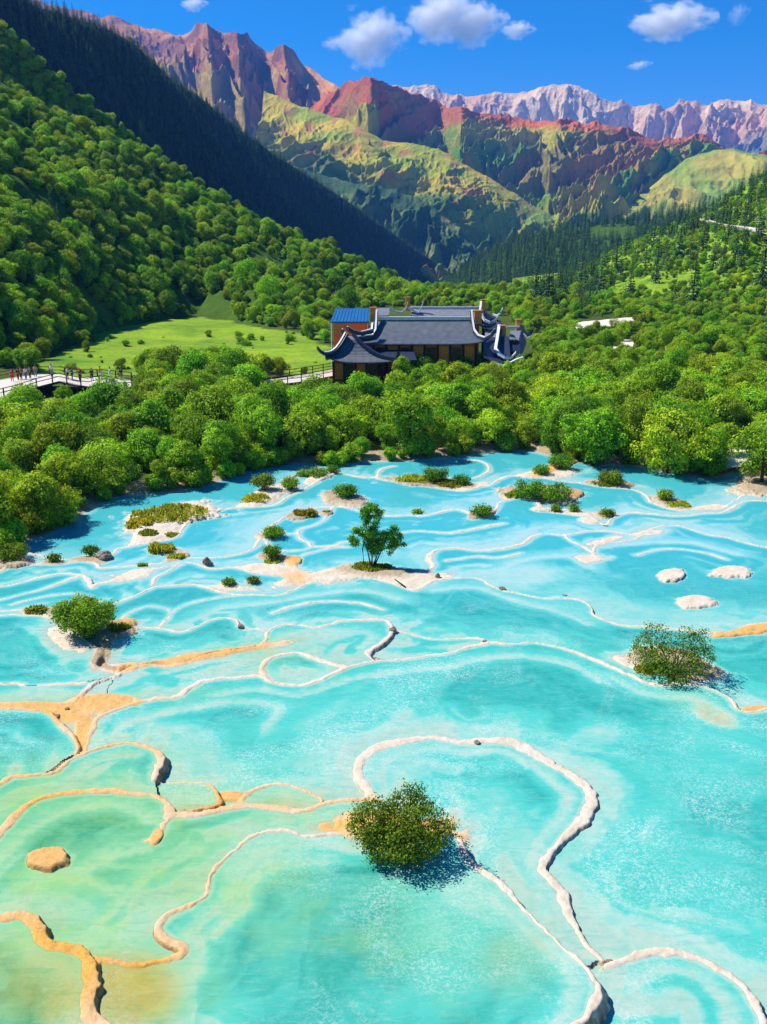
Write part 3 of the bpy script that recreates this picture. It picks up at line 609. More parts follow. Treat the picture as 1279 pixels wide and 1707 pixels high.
def bil(P, u, v):            # sample the visible side of a ridge surface
    nu, nt_ = P.shape[:2]; a = u*(nu-1); b = v; i = np.clip(a.astype(int), 0, nu-2); j = np.clip(b.astype(int), 0, nt_-2); fa = (a-i)[:, None]; fb = (b-j)[:, None]
    return (P[i, j]*(1-fa)+P[i+1, j]*fa)*(1-fb)+(P[i, j+1]*(1-fa)+P[i+1, j+1]*fa)*fb

def mountain_mat(name, rough_scale, bumpd):
    m, nt, _, L = newmat(name); p = geo(nt)
    c = attr(nt, 'rock', 'Color'); n1 = noise(nt, p, rough_scale, 8, 0.7); n2 = noise(nt, p, rough_scale*5, 6, 0.75)
    c = mixc(nt, ramp(nt, n1, [(0.35, 0.55), (0.65, 0.0)]), c, mixc(nt, 1.0, c, (0.55, 0.5, 0.5), 'MULTIPLY'))
    c = mixc(nt, ramp(nt, n2, [(0.5, 0.0), (0.72, 0.5)]), c, mixc(nt, 1.0, c, (1.5, 1.35, 1.2), 'MULTIPLY'))
    h = math_(nt, 'ADD', n1, math_(nt, 'MULTIPLY', n2, 0.3))
    out(nt, princ(nt, c, 0.95, 0.05, bump(nt, h, 0.9, bumpd))); return m
def lerp(a, b, t): return a[None, :]*(1-t[:, None])+b[None, :]*t[:, None] if np.ndim(a) == 1 and np.ndim(b) == 1 else a*(1-t[:, None])+np.asarray(b)*t[:, None]
def cc(*c): return np.array(c, float)

# M1: the far pale range
P, U, VV, g = ridge([(520,170,7000),(600,142,7000),(640,143,7000),(665,144,7000),(700,142,7000),(712,138,7000),(740,152,7000),(770,158,7000),(800,160,6800),(825,150,6800),(850,158,6800),(880,158,6800),(900,152,6700),(925,146,6700),(945,143,6700),(965,148,6700),(990,163,6600),(1015,172,6600),(1040,165,6600),(1060,172,6600),(1085,166,6500),(1110,176,6500),(1135,165,6500),(1160,161,6500),(1180,168,6500),(1200,160,6400),(1230,165,6400),(1260,168,6300),(1279,168,6300),(1500,150,6300)],
   [(520,300,5900),(1500,300,5500)], 800, 120, 330, 520, 101, jag=45, lat=0.2, iso=.8)
f = P.reshape(-1, 3); v_ = VV.ravel(); gg = g.ravel(); n_ = fbm(f[:, 0]/300, f[:, 2]/200, 5, 3)
col = lerp(cc(.82,.46,.22), cc(.94,.68,.40), sstep(-.3, .4, n_)); col = lerp(col, cc(.22,.24,.20), sstep(.35, .75, v_+.25*n_))
ridge_obj('far_mountains', P, mountain_mat('pale_rock', 0.004, 60), colors={'rock': col})

# M2: high purple brown peaks on the left
P, U, VV, g = ridge([(-150,-90,3900),(60,-10,3900),(120,8,3900),(165,22,3900),(185,25,3850),(210,24,3800),(240,36,3800),(290,52,3750),(308,52,3700),(325,38,3650),(345,28,3350),(358,40,3650),(375,45,3700),(392,42,3350),(412,50,3550),(430,66,3750),(445,78,3800),(460,72,3500),(472,72,3350),(488,90,3500),(505,112,3600),(530,130,3550),(555,140,3300),(600,160,3250),(700,220,3200)],
   [(-150,330,2300),(300,330,2100),(560,440,1900),(760,520,1900)], 800, 240, 190, 420, 211, jag=40, lat=-0.5, iso=0.7, crag=2.4, prof=1.15)
f = P.reshape(-1, 3); v_ = VV.ravel(); n_ = fbm(f[:, 0]/220, f[:, 1]/220+f[:, 2]/150, 5, 13); n2_ = fbm(f[:, 0]/60, f[:, 2]/60, 4, 14)
col = lerp(cc(.26,.12,.08), cc(.74,.36,.13), sstep(-.35, .35, n_)); col = lerp(col, cc(.50,.36,.10), sstep(.25, .5, v_+.35*n_)*sstep(.75, .5, v_)); col = lerp(col, cc(.62,.16,.10), sstep(.2, .5, n2_)*.6)
col = lerp(col, cc(.09,.17,.06), sstep(.5, .72, v_+.3*n2_))
ridge_obj('purple_mountain', P, mountain_mat('brown_rock', 0.012, 25), colors={'rock': col})

# M3: red and green ridge across the middle
P, U, VV, g = ridge([(470,200,2900),(520,172,2850),(545,150,2800),(570,140,2750),(598,131,2500),(622,127,2420),(640,131,2600),(665,143,2750),(700,156,2900),(725,166,3000),(745,173,2950),(768,167,2650),(785,174,2720),(800,181,2800),(850,189,2850),(900,198,2800),(930,196,2650),(960,194,2650),(985,203,2650),(1020,212,2650),(1060,220,2650),(1100,229,2650),(1150,224,2650),(1180,222,2650),(1210,241,2650),(1279,250,2650),(1500,240,2650)],
   [(470,420,1850),(760,450,1700),(1100,430,1650),(1500,400,1700)], 1000, 240, 120, 230, 307, jag=24, lat=0.75, iso=0.3, prof=1.45, crag=3.0)
f = P.reshape(-1, 3); v_ = VV.ravel(); gg = g.ravel(); n_ = fbm(f[:, 0]/150, f[:, 1]/150+f[:, 2]/120, 5, 23); n2_ = fbm(f[:, 0]/40, f[:, 2]/60, 4, 24)
col = lerp(cc(.15,.30,.035), cc(.48,.42,.05), sstep(-.25, .35, n_)); col = lerp(col, cc(.50,.22,.07), sstep(.15, .45, n2_)*.6)
red = sstep(.30, .04, v_+.28*n_+.25*(gg-.4))*sstep(420, -150, f[:, 0]-60+400*n_)*sstep(-.5, .2, n2_+.6*n_+.05); red = np.maximum(red, .8*sstep(.10, .02, v_+.05*n2_))
col = lerp(col, cc(.66,.11,.05), np.clip(red, 0, 1)); col = lerp(col, cc(.40,.15,.08), sstep(.55, .30, gg)*sstep(.6, .2, v_)*.6)
col = lerp(col, cc(.09,.17,.05), sstep(.62, .85, v_+.2*n2_))
ridge_obj('red_mountain', P, mountain_mat('red_rock', 0.02, 14), colors={'rock': col})

# M3b: yellow green spur in front of it
P, U, VV, g = ridge([(440,150,2500),(500,175,2450),(545,190,2400),(575,198,2350),(605,214,2300),(640,232,2280),(690,238,2250),(725,247,2230),(752,256,2200),(775,274,2180),(810,292,2150),(850,318,2100),(900,348,2050),(960,380,2000),(1020,410,2000)],
   [(400,380,1750),(600,440,1600),(780,480,1600),(1000,480,1600)], 600, 200, 85, 190, 409, jag=6, lat=0.8, iso=0.2, prof=1.1)
f = P.reshape(-1, 3); v_ = VV.ravel(); n_ = fbm(f[:, 0]/130, f[:, 1]/130+f[:, 2]/90, 5, 33); n2_ = fbm(f[:, 0]/30, f[:, 2]/30, 4, 34)
col = lerp(cc(.34,.40,.035), cc(.62,.46,.05), sstep(-.3, .35, n_)); col = lerp(col, cc(.10,.20,.04), sstep(.30, .6, v_+.3*n_)); col = lerp(col, cc(.52,.20,.10), sstep(.25, .5, n2_)*sstep(.9, .4, v_)*.7)
col = lerp(col, cc(.14,.24,.05), sstep(-60, 260, f[:, 0]-150)*.8)
ridge_obj('yellow_spur', P, mountain_mat('yellow_slope', 0.03, 8), colors={'rock': col})

# M4: green shoulder on the right, M2b: low blue green foothill
P, U, VV, g = ridge([(985,395,2150),(1030,352,2150),(1075,318,2200),(1110,290,2250),(1145,262,2300),(1190,250,2300),(1235,252,2300),(1279,257,2300),(1400,262,2300),(1600,250,2300)],
   [(960,470,1700),(1280,420,1600),(1600,400,1600)], 260, 110, 120, 240, 511, jag=5, lat=-0.8, iso=0.18)
f = P.reshape(-1, 3); v_ = VV.ravel(); n_ = fbm(f[:, 0]/130, f[:, 1]/130, 5, 43)
col = lerp(cc(.24,.38,.05), cc(.52,.44,.08), sstep(-.3, .4, n_)); col = lerp(col, cc(.07,.14,.05), sstep(.5, .8, v_+.2*n_))
ridge_obj('green_shoulder', P, mountain_mat('olive_slope', 0.025, 8), colors={'rock': col})
P, U, VV, g = ridge([(380,225,2000),(450,262,1950),(520,285,1900),(560,296,1850),(590,300,1800),(625,303,1780),(665,318,1760),(700,330,1740),(735,352,1720),(770,385,1700),(800,415,1680),(840,440,1650)],
   [(380,430,1500),(600,470,1400),(840,500,1400)], 300, 120, 130, 170, 613, jag=8, lat=0.6, iso=0.35)
f = P.reshape(-1, 3); v_ = VV.ravel(); n_ = fbm(f[:, 0]/70, f[:, 1]/90+f[:, 2]/60, 5, 53)
col = lerp(cc(.05,.11,.045), cc(.20,.27,.08), sstep(-.3, .4, n_)); col = lerp(col, cc(.42,.24,.16), sstep(.25, .5, n_)*.7)
ridge_obj('foothill', P, mountain_mat('dark_slope', 0.03, 7), colors={'rock': col})

HILLS = {}
def hill(key, name, *a, **k):
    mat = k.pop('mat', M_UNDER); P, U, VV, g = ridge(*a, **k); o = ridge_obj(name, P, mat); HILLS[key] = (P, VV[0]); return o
def wall_from(crest, L, drop, az=(.94, -.35)):
    C = [aty(*p) for p in crest]; return C
# HL2 dark conifer ridge running away on the left: slope falls towards the valley
def ridge3d(crest, L, drop, az, nu, nv, amp, fu, seed, jag=0):
    """like ridge() but the foot lies L metres down the direction az"""
    C = np.array([aty(*p) for p in crest]); px = np.array([p[0] for p in crest], float)
    u = np.linspace(0, 1, nu); cx = px[0]+(px[-1]-px[0])*u; Cu = np.stack([np.interp(cx, px, C[:, k]) for k in range(3)], -1)
    ln = np.linalg.norm(Cu[-1]-Cu[0]); v = np.r_[np.linspace(-1, 0, nv//4, endpoint=False), np.linspace(0, 1, nv)]
    UU, VV = np.meshgrid(u, v, indexing='ij'); P = np.repeat(Cu[:, None, :], len(v), 1)
    P[..., 0] += VV*L*az[0]; P[..., 1] += VV*L*az[1]; P[..., 2] -= np.abs(VV)*L*drop
    g = ridged(UU*ln/fu, VV*L/fu*.5, 4, seed); P[..., 2] += amp*(g-.4)*np.clip(np.abs(VV)*4, 0.1, 1)
    return P, UU, VV, g
P, U, VV, g = ridge3d([(-420,-316,560),(-150,-116,600),(60,12,640),(110,24,680),(180,47,740),(225,72,790),(280,129,850),(330,159,920),(400,217,1010),(470,264,1110),(520,297,1190),(600,349,1320),(660,392,1430),(720,433,1560),(780,476,1700),(860,529,1800)], 240, 1.4, (.92, -.39), 240, 70, 26, 90, 701)
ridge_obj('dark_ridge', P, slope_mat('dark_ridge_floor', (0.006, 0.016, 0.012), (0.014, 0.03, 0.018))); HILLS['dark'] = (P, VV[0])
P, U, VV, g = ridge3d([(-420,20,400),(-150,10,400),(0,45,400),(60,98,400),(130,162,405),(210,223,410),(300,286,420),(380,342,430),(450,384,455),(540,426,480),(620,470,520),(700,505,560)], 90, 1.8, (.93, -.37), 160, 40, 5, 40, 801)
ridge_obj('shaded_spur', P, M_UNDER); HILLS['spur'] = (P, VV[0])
hill('left', 'left_hillside', [(-420,60,330),(-150,90,335),(0,135,340),(60,172,340),(130,212,342),(200,242,342),(260,274,344),(330,322,346),(400,362,350),(480,397,358),(560,428,370),(620,452,385),(700,490,405),(780,508,430),(850,515,450)],
     [(-420,640),(-100,622),(0,606),(80,590),(150,562),(240,540),(330,527),(450,548),(520,540),(580,520),(700,507),(850,505)], 200, 110, 7, 40, 907, back=0.5, prof=0.92, lat=-.3, iso=.3)
hill('valley', 'valley_ridge', [(700,500,1000),(760,462,1000),(800,432,1000),(840,407,1000),(900,392,980),(960,380,960),(1010,373,950),(1080,366,940),(1200,350,930),(1400,330,920)],
     [(700,515,700),(900,515,650),(1100,500,620),(1400,480,600)], 120, 50, 20, 100, 951)
hill('right', 'right_hillside', [(850,503,520),(880,490,520),(920,470,510),(980,442,500),(1040,413,490),(1100,386,480),(1150,366,470),(1200,338,460),(1240,312,450),(1279,290,440),(1400,230,420),(1650,120,380)],
     [(830,508),(900,516),(1000,520),(1100,522),(1279,530),(1650,560)], 160, 90, 9, 60, 997, lat=.3, iso=.3, mat=M_GROUND)

# ------------------------------------------------------------ foliage meshes
def leaf_quads(C, Nrm, size, el=1.0):
    n = len(C); Nrm = Nrm/np.maximum(np.linalg.norm(Nrm, axis=1, keepdims=True), 1e-6)
    r = rng.normal(size=(n, 3)); t = np.cross(Nrm, r); t /= np.maximum(np.linalg.norm(t, axis=1, keepdims=True), 1e-6); b = np.cross(Nrm, t)
    s = np.asarray(size)[:, None] if hasattr(size, '__len__') else size
    V = np.stack([C-t*s*el, C-b*s*.55, C+t*s*el, C+b*s*.55], 1).reshape(-1, 3)
    return V, np.arange(n*4).reshape(-1, 4)
def crown_mesh(name, lobes, n, size, up=0.25, jitter=0.7, fill=0.3, flat=1.0, tuft_r=0.0):
    Lb = np.array(lobes, float); a = Lb[:, 3]**2; pick = rng.choice(len(Lb), n, p=a/a.sum())
    d = rng.normal(size=(n, 3)); d /= np.linalg.norm(d, axis=1, keepdims=True)
    rr = np.where(rng.random(n) < fill, rng.uniform(.35, .85, n), rng.uniform(.82, 1.1, n))
    rr *= 1+0.22*fbm(d[:, 0]*3+pick*9.1, d[:, 1]*3+d[:, 2]*2.2, 3, 5)
    sc3 = np.stack([np.ones(n), np.ones(n), np.full(n, .82*flat)], -1)
    C = Lb[pick, :3]+d*sc3*(Lb[pick, 3]*rr)[:, None]
    ok = np.ones(n, bool)
    for k in range(len(Lb)):
        dd = np.linalg.norm((C-Lb[k, :3])/np.array([1, 1, .82*flat]), axis=1); ok &= (pick == k) | (dd > Lb[k, 3]*.72)
    C = C[ok]; d = d[ok]; rr = rr[ok]
    if tuft_r:                                                     # leaves gather in tufts at twig ends
        per = 9; m = max(len(C)//per, 1); C0 = C[:m]; o = rng.normal(size=(m, per, 3))*tuft_r*np.array([1, 1, .75])
        C = (C0[:, None]+o).reshape(-1, 3); d = (d[:m, None]*.9+o/tuft_r*.55).reshape(-1, 3); tt_ = np.repeat(rng.normal(size=m)*.16, per)+o[..., 2].ravel()/tuft_r*.10; rr = np.repeat(rr[:m], per)
    else: tt_ = 0
    nn = len(C); nr = d+rng.normal(size=(nn, 3))*jitter*.55+np.array([0, 0, up])
    V, F = leaf_quads(C, nr, size*rng.uniform(.7, 1.35, nn))
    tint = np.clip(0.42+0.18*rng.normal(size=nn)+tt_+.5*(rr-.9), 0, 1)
    return mesh_np(name, V, F, False, {'tint': np.repeat(tint, 4)})
def tree_lobes(h, w, n, seed, base=.28):
    r = random.Random(seed); L = [(0, 0, h*.62, w*.30), (0, 0, h*.8, w*.2)]
    for i in range(n):
        a = r.uniform(0, 6.28); q = r.uniform(.35, 1)**.7; z = h*(base+.02+(.72-base*.3)*r.random()); k = math.sin(math.pi*min(max((z/h-base*.5)/(1.08-base*.5), .08), .95))**.7
        L.append((math.cos(a)*w*.38*q*k, math.sin(a)*w*.38*q*k, z*r.uniform(.92, 1.1), w*r.choice([.06, .08, .10, .13, .17])*r.uniform(.9, 1.15)))
    return L
def trunk_mesh(name, h, w, seed, stems=1):
    r = random.Random(seed); mb = MB()
    for s_ in range(stems):
        a0 = r.uniform(0, 6.28); o = .12*w*(stems > 1); bx, by = math.cos(a0)*o*.3, math.sin(a0)*o*.3; lx, ly = math.cos(a0)*w*.12*(1 if stems > 1 else .3), math.sin(a0)*w*.12*(1 if stems > 1 else .3)
        P = [(bx, by, -.3), (bx+lx*.2, by+ly*.2, h*.2), (bx+lx*.6, by+ly*.6, h*.42), (bx+lx, by+ly, h*.75)]
        mb.tube(P, [h*.03, h*.024, h*.017, h*.006])
        for i in range(4):
            t = .3+.12*i; a = r.uniform(0, 6.28); q = (bx+lx*t, by+ly*t, h*(.2+.12*i))
            mb.tube([q, (q[0]+math.cos(a)*w*.15, q[1]+math.sin(a)*w*.15, q[2]+h*.13), (q[0]+math.cos(a)*w*.32, q[1]+math.sin(a)*w*.32, q[2]+h*.22)], [h*.013, h*.009, h*.004], 5)
    o_ = mb.build(name, M_BARK); me = o_.data; bpy.data.objects.remove(o_); return me
TREES = []
for i, (h, w, nl, st) in enumerate([(5.8, 6.4, 26, 1), (5.0, 6.0, 22, 2), (6.4, 5.6, 27, 1), (4.2, 5.4, 20, 3), (5.4, 7.4, 30, 2), (5.9, 5.0, 22, 1)]):
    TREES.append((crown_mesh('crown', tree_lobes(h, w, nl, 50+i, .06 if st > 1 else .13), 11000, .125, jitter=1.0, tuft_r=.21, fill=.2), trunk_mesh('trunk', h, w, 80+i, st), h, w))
def conifer_mesh(name, h, w, layers, per, seed):
    r = np.random.default_rng(seed); C = []; Nn = []; S = []
    for l in range(layers):
        t = l/(layers-1); z = h*(.10+.88*t); rad = w*.5*(1-t)**.85+.04*w
        k = max(4, int(per*(1-t*.75)))
        for j in range(k):
            a = 6.283*j/k+r.uniform(-.3, .3)+l; q = rad*r.uniform(.35, 1.08)
            C.append((math.cos(a)*q, math.sin(a)*q, z-q*.25+r.normal()*h*.01)); Nn.append((math.cos(a)*.7, math.sin(a)*.7, .8)); S.append(w*.10*(1-.55*t))
    V, F = leaf_quads(np.array(C), np.array(Nn)+r.normal(size=(len(C), 3))*.25, np.array(S)*1.3)
    return mesh_np(name, V, F, False, {'tint': np.repeat(r.random(len(C)), 4)})
CONS = [(conifer_mesh('crown', h, w, 15, 22, 5+i), h, w) for i, (h, w) in enumerate([(9, 3.6), (10.5, 3.4), (7.5, 3.2)])]
ctm = []
for i in range(3):
    mb = MB(); mb.tube([(0, 0, -.5), (0, 0, CONS[i][1]*.9)], [.18, .03]); o_ = mb.build('trunk', M_BARK); ctm.append(o_.data); bpy.data.objects.remove(o_)

def make_tree(name, k, crowns, mat):
    if crowns is TREES: cm, tm = TREES[k][0], TREES[k][1]
    else: cm, tm = CONS[k][0], ctm[k]
    t = empty(name); mt_ = M_LEAFG if crowns is TREES and k in (0, 2, 3) else mat; a = link('trunk', tm, M_BARK, t); b = link('crown', cm, mt_, t); return t
BROAD = [make_tree('broadleaf_tree', k, TREES, M_LEAF) for k in range(6)]
CONI = [make_tree('conifer_tree', k, CONS, M_CON) for k in range(3)]
used = {'b': 0, 'c': 0}
def put_tree(kind, k, loc, rz, s, label, group, cat):
    src = (BROAD if kind == 'b' else CONI)[k]
    if 'label' not in src: o = src; o.location = loc; o.rotation_euler = (0, 0, rz); o.scale = (s, s, s) if not hasattr(s, '__len__') else s
    else: o = copy_thing(src, loc, rz, s)
    tag(o, label, cat, group); return o

def project(p):
    x, y, z = p[0], p[1], p[2]-CAMZ; f = y*CP - z*SP; u = y*SP+z*CP
    return 639.5+FPX*x/f, 853.5-FPX*u/f, f
# clearings (world polygons): buildings, walks, meadow, bare patches
def wpoly(pts, z=.4): return np.array([atz(px, py, z)[:2] for px, py in pts])
CLEAR = [meadow_poly, wpoly([(540,648),(672,648),(672,618),(905,618),(905,560),(800,515),(540,515)]),
         wpoly([(-80,695),(235,682),(235,640),(-80,640)]), wpoly([(-80,652),(235,650),(235,628),(-80,618)]), wpoly([(430,662),(565,655),(560,612),(440,632)]), wpoly([(555,570),(540,560),(550,536),(625,536),(640,580)]),
         wpoly([(952,560),(1070,548),(1070,530),(955,530)]), wpoly([(1020,600),(1060,592),(1056,566),(1015,570)]),
         wpoly([(1195,790),(1262,775),(1255,730),(1200,728)]),wpoly([(1235,620),(1320,622),(1320,606),(1240,606)])]
def clear(x, y):
    X = np.array([x+4.5*float(fbm(x*.09, y*.09, 3, 65))]); Y = np.array([y+(9*float(fbm(x*.09, y*.09, 3, 66)) if y > 135 else 0)]); return any(inpoly(X, Y, P)[0] for P in CLEAR)
pts = []; mead = []
r = random.Random(3)
# woods on the valley floor
y = 44.0
while y < 470:
    sp = 2.9 if y < 110 else 3.2 if y < 200 else 4.0
    x = -y*.62
    while x < y*.62:
        X = x+r.uniform(-.42, .42)*sp*1.15; Y = y+r.uniform(-.42, .42)*sp*1.15
        ok = True
        if Y < 103: ok = shore_d(X, Y) > .7+r.random()*.6 if abs(X/Y) < .59 else Y > 60
        if ok:
            px, py, f = project((X, Y, .4))
            if py < 488: ok = False
            if px < 470 and py < 640 and Y > 150: ok = ok and r.random() < .35 and py > 560
        if ok and not clear(X, Y): pts.append((X, Y, float(gz(X, Y))))
        elif ok and Y > 120 and r.random() < .42 and inpoly(np.array([X]), np.array([Y]), meadow_poly)[0] and fbm(X*.07, Y*.05, 3, 61) > -.12: mead.append((X, Y, float(gz(X, Y))-.3))
        x += sp
    y += sp*.9
def scale_for(X, Y):
    px, py, f = project((X, Y, 0)); s = r.choice([.45, .6, .72, .8, .9, 1.0])*r.uniform(.9, 1.08)
    if 640 < py < 700 and 520 < px < 900: s *= .78                 # in front of the halls: lower
    s *= .88
    if py < 640: s *= .75
    if px < 250 and 655 < py < 715: s *= .5
    if 420 < px < 560 and 640 < py < 700: s *= .5
    if px > 900 and py < 660: s *= .85
    if 520 < px < 650 and 640 < py < 705: s *= .45
    if px < 300 and py > 700: s *= .9
    return s
cand = []
for (X, Y, Z) in pts:
    px, py, f = project((X, Y, Z)); s = scale_for(X, Y)
    vis = -30 < px < 1310 and 480 < py < 1000
    cand.append((f/s if vis else 1e9, X, Y, Z, s, px, py))
cand.sort()
def zone_label(px, py):
    if px < 470:
        if py > 740: return 'leafy tree at the wood edge ' + ('near the left border, closest to the camera' if px < 130 else 'along the left shore, beyond the yellow green bush' if px < 260 else 'along the left shore behind the long grass belt' if px < 380 else 'where the left shore meets the far shore')
        if py > 690: return 'leafy tree inside the wood ' + ('by the left border' if px < 150 else 'behind the left shore' if px < 320 else 'above the inlet at the far end of the left shore')
        return 'leafy tree just below the boardwalk' if px < 240 else 'leafy tree between the boardwalk end and the pavilion'
    if px < 900:
        if py > 710: return 'leafy tree on the far shore ' + ('below the pavilion, behind the far islet' if px < 620 else 'straight behind the long grassy islet' if px < 760 else 'left of the sandy spit')
        return 'leafy tree in the wood ' + ('just in front of the pavilion' if px < 640 else 'in front of the long hall' if px < 800 else 'in front of the dark side wing')
    if py > 700: return 'leafy tree on the far right shore ' + ('near the sandy spit' if px < 1050 else 'round the white bank' if px < 1200 else 'at the right border')
    return 'leafy tree in the wood right of the halls, ' + ('next to the side wing' if px < 1020 else 'below the pale sand patches' if px < 1150 else 'towards the right border')
rest = []
n_ind = 0
for i, (d, X, Y, Z, s, px, py) in enumerate(cand):
    k = r.randrange(6); rz = r.uniform(0, 6.28)
    if n_ind < 296 and d < 1e8:
        lb = zone_label(px, py); s3 = (s*r.uniform(.85, 1.25), s*r.uniform(.85, 1.25), s*r.uniform(.85, 1.2))
        put_tree('b', k, (X, Y, Z), rz, s3, lb, lb.replace('leafy tree', 'leafy trees'), 'tree'); n_ind += 1
    else: rest.append((X, Y, Z, s, rz, k))
# four trees one can pick out at the water's edge
for (px, py, s, k, lb) in [(1118,782,1.02,4,'largest spreading tree on the far right shore, crown reaching down to the water'),(1180,790,.62,3,'small leafy tree standing alone at the water edge beside the white bank'),(1270,802,.95,0,'leafy tree on the dark bank at the right border of the photo'),(985,770,.95,1,'rounded tree on the far shore left of the largest spreading tree')]:
    p = atz(px, py, .35); put_tree('b', k, tuple(p), px*.1, s, lb, None, 'tree')

def make_bush():
    t = empty('low_bush'); link('stem', trunk_mesh('stem', 1.5, 1.8, 301, 3), M_BARK, t)
    link('crown', crown_mesh('crown', tree_lobes(1.5, 2.1, 18, 302, .02), 5200, .07, jitter=1.1, tuft_r=.11), M_LEAF, t); return t
bush_src = make_bush(); nb = 0
SW = SHW
for i in range(len(SW)-1):
    a, b = SW[i], SW[i+1]; L_ = float(np.hypot(*(b-a))); n_ = L_/1.15; k_ = int(n_)+(r.random() < n_-int(n_))
    for q in range(k_):
        p = a+(b-a)*r.random(); nx, ny = -(b-a)[1], (b-a)[0]; nl = math.hypot(nx, ny)+1e-6; o_ = r.uniform(.1, 1.2); p = (p[0]+nx/nl*o_, p[1]+ny/nl*o_)
        px, py, f = project((p[0], p[1], .3))
        if not(-30 < px < 1310) or f < 30 or clear(*p) or (px > 740 and r.random() < .55): continue
        s_ = r.uniform(.5, 1.25); zz_ = surf_z(*p)-.05
        if nb == 0: ob = bush_src; ob.location = (p[0], p[1], zz_); ob.scale = (s_, s_, s_)
        else: ob = copy_thing(bush_src, (p[0], p[1], zz_), r.uniform(0, 6.28), s_)
        lb = 'low bush overhanging the water along the left shore' if px < 470 else 'low bush at the foot of the trees on the far shore'
        tag(ob, lb, 'bush', lb.replace('low bush', 'low bushes')); nb += 1
for q in mead: rest.append((*q, r.choice([.08, .12, .16, .24, .34]), r.uniform(0, 6.28), r.randrange(6)))
def hill_pts(key, spacing, vmin, vmax, jit=.5):
    P, v = HILLS[key]; nv = len(v); j0 = np.searchsorted(v, vmin); j1 = np.searchsorted(v, vmax)-1
    o = []
    Pm = P[:, (j0+j1)//2]; seg = np.linalg.norm(np.diff(Pm, axis=0), axis=1); L = seg.sum(); nu = int(L/spacing)
    for a in range(nu):
        u = (a+.5)/nu; i = u*(P.shape[0]-1); row = P[int(i)]; w = np.linalg.norm(np.diff(row[j0:j1+1], axis=0), axis=1); cw = np.r_[0, np.cumsum(w)]; n = int(cw[-1]/spacing)+1
        for b in range(n):
            s = (b+r.random())/n*cw[-1]; jj = j0+np.interp(s, cw, np.arange(len(cw))); uu = min(max(u+r.uniform(-jit, jit)/nu, 0), .9999)
            q = bil(P, np.array([uu]), np.array([jj]))[0]; o.append(q)
    return o
def inframe(q, m=260):
    px, py, f = project(q); return -m < px < 1279+m and py > -120
for q in hill_pts('left', 3.3, -.12, 1.0):
    if inframe(q) and fbm(q[0]*.06, q[1]*.06, 3, 87) > -.30: rest.append((*q, r.choice([.3, .4, .5, .65, .8])*(1 if r.random() < .9 else 1.35), r.uniform(0, 6.28), r.randrange(6)))
for q in hill_pts('spur', 3.8, -.25, .9):
    if inframe(q): rest.append((*q, r.uniform(.45, .8), r.uniform(0, 6.28), r.randrange(6)))
conr = []
for q in hill_pts('right', 3.4, -.1, 1.0):
    if not inframe(q): continue
    px, py, f = project(q)
    if (py < 400 and r.random() < .26) or (px < 1000 and r.random() < .36): conr.append((*q, r.uniform(.5, .85), r.uniform(0, 6.28), r.randrange(3)))
    elif fbm(q[0]*.045, q[1]*.045, 3, 88) > -.34: rest.append((*q, r.choice([.22, .3, .38, .5]), r.uniform(0, 6.28), r.randrange(6)))
for q in hill_pts('left', 11, -.05, .9):
    if inframe(q) and r.random() < .5: conr.append((*q, r.uniform(.45, .75), r.uniform(0, 6.28), r.randrange(3)))
for q in hill_pts('dark', 6.2, -.12, .95):
    if inframe(q, 120): conr.append((*q, r.uniform(.65, 1.05), r.uniform(0, 6.28), r.randrange(3)))
for q in hill_pts('valley', 6.5, -.1, 1.0):
    px, py, f = project(q)
    if inframe(q, 120) and not (985 < px < 1060 and 378 < py < 398): conr.append((*q, r.uniform(.95, 1.5), r.uniform(0, 6.28), r.randrange(3)))

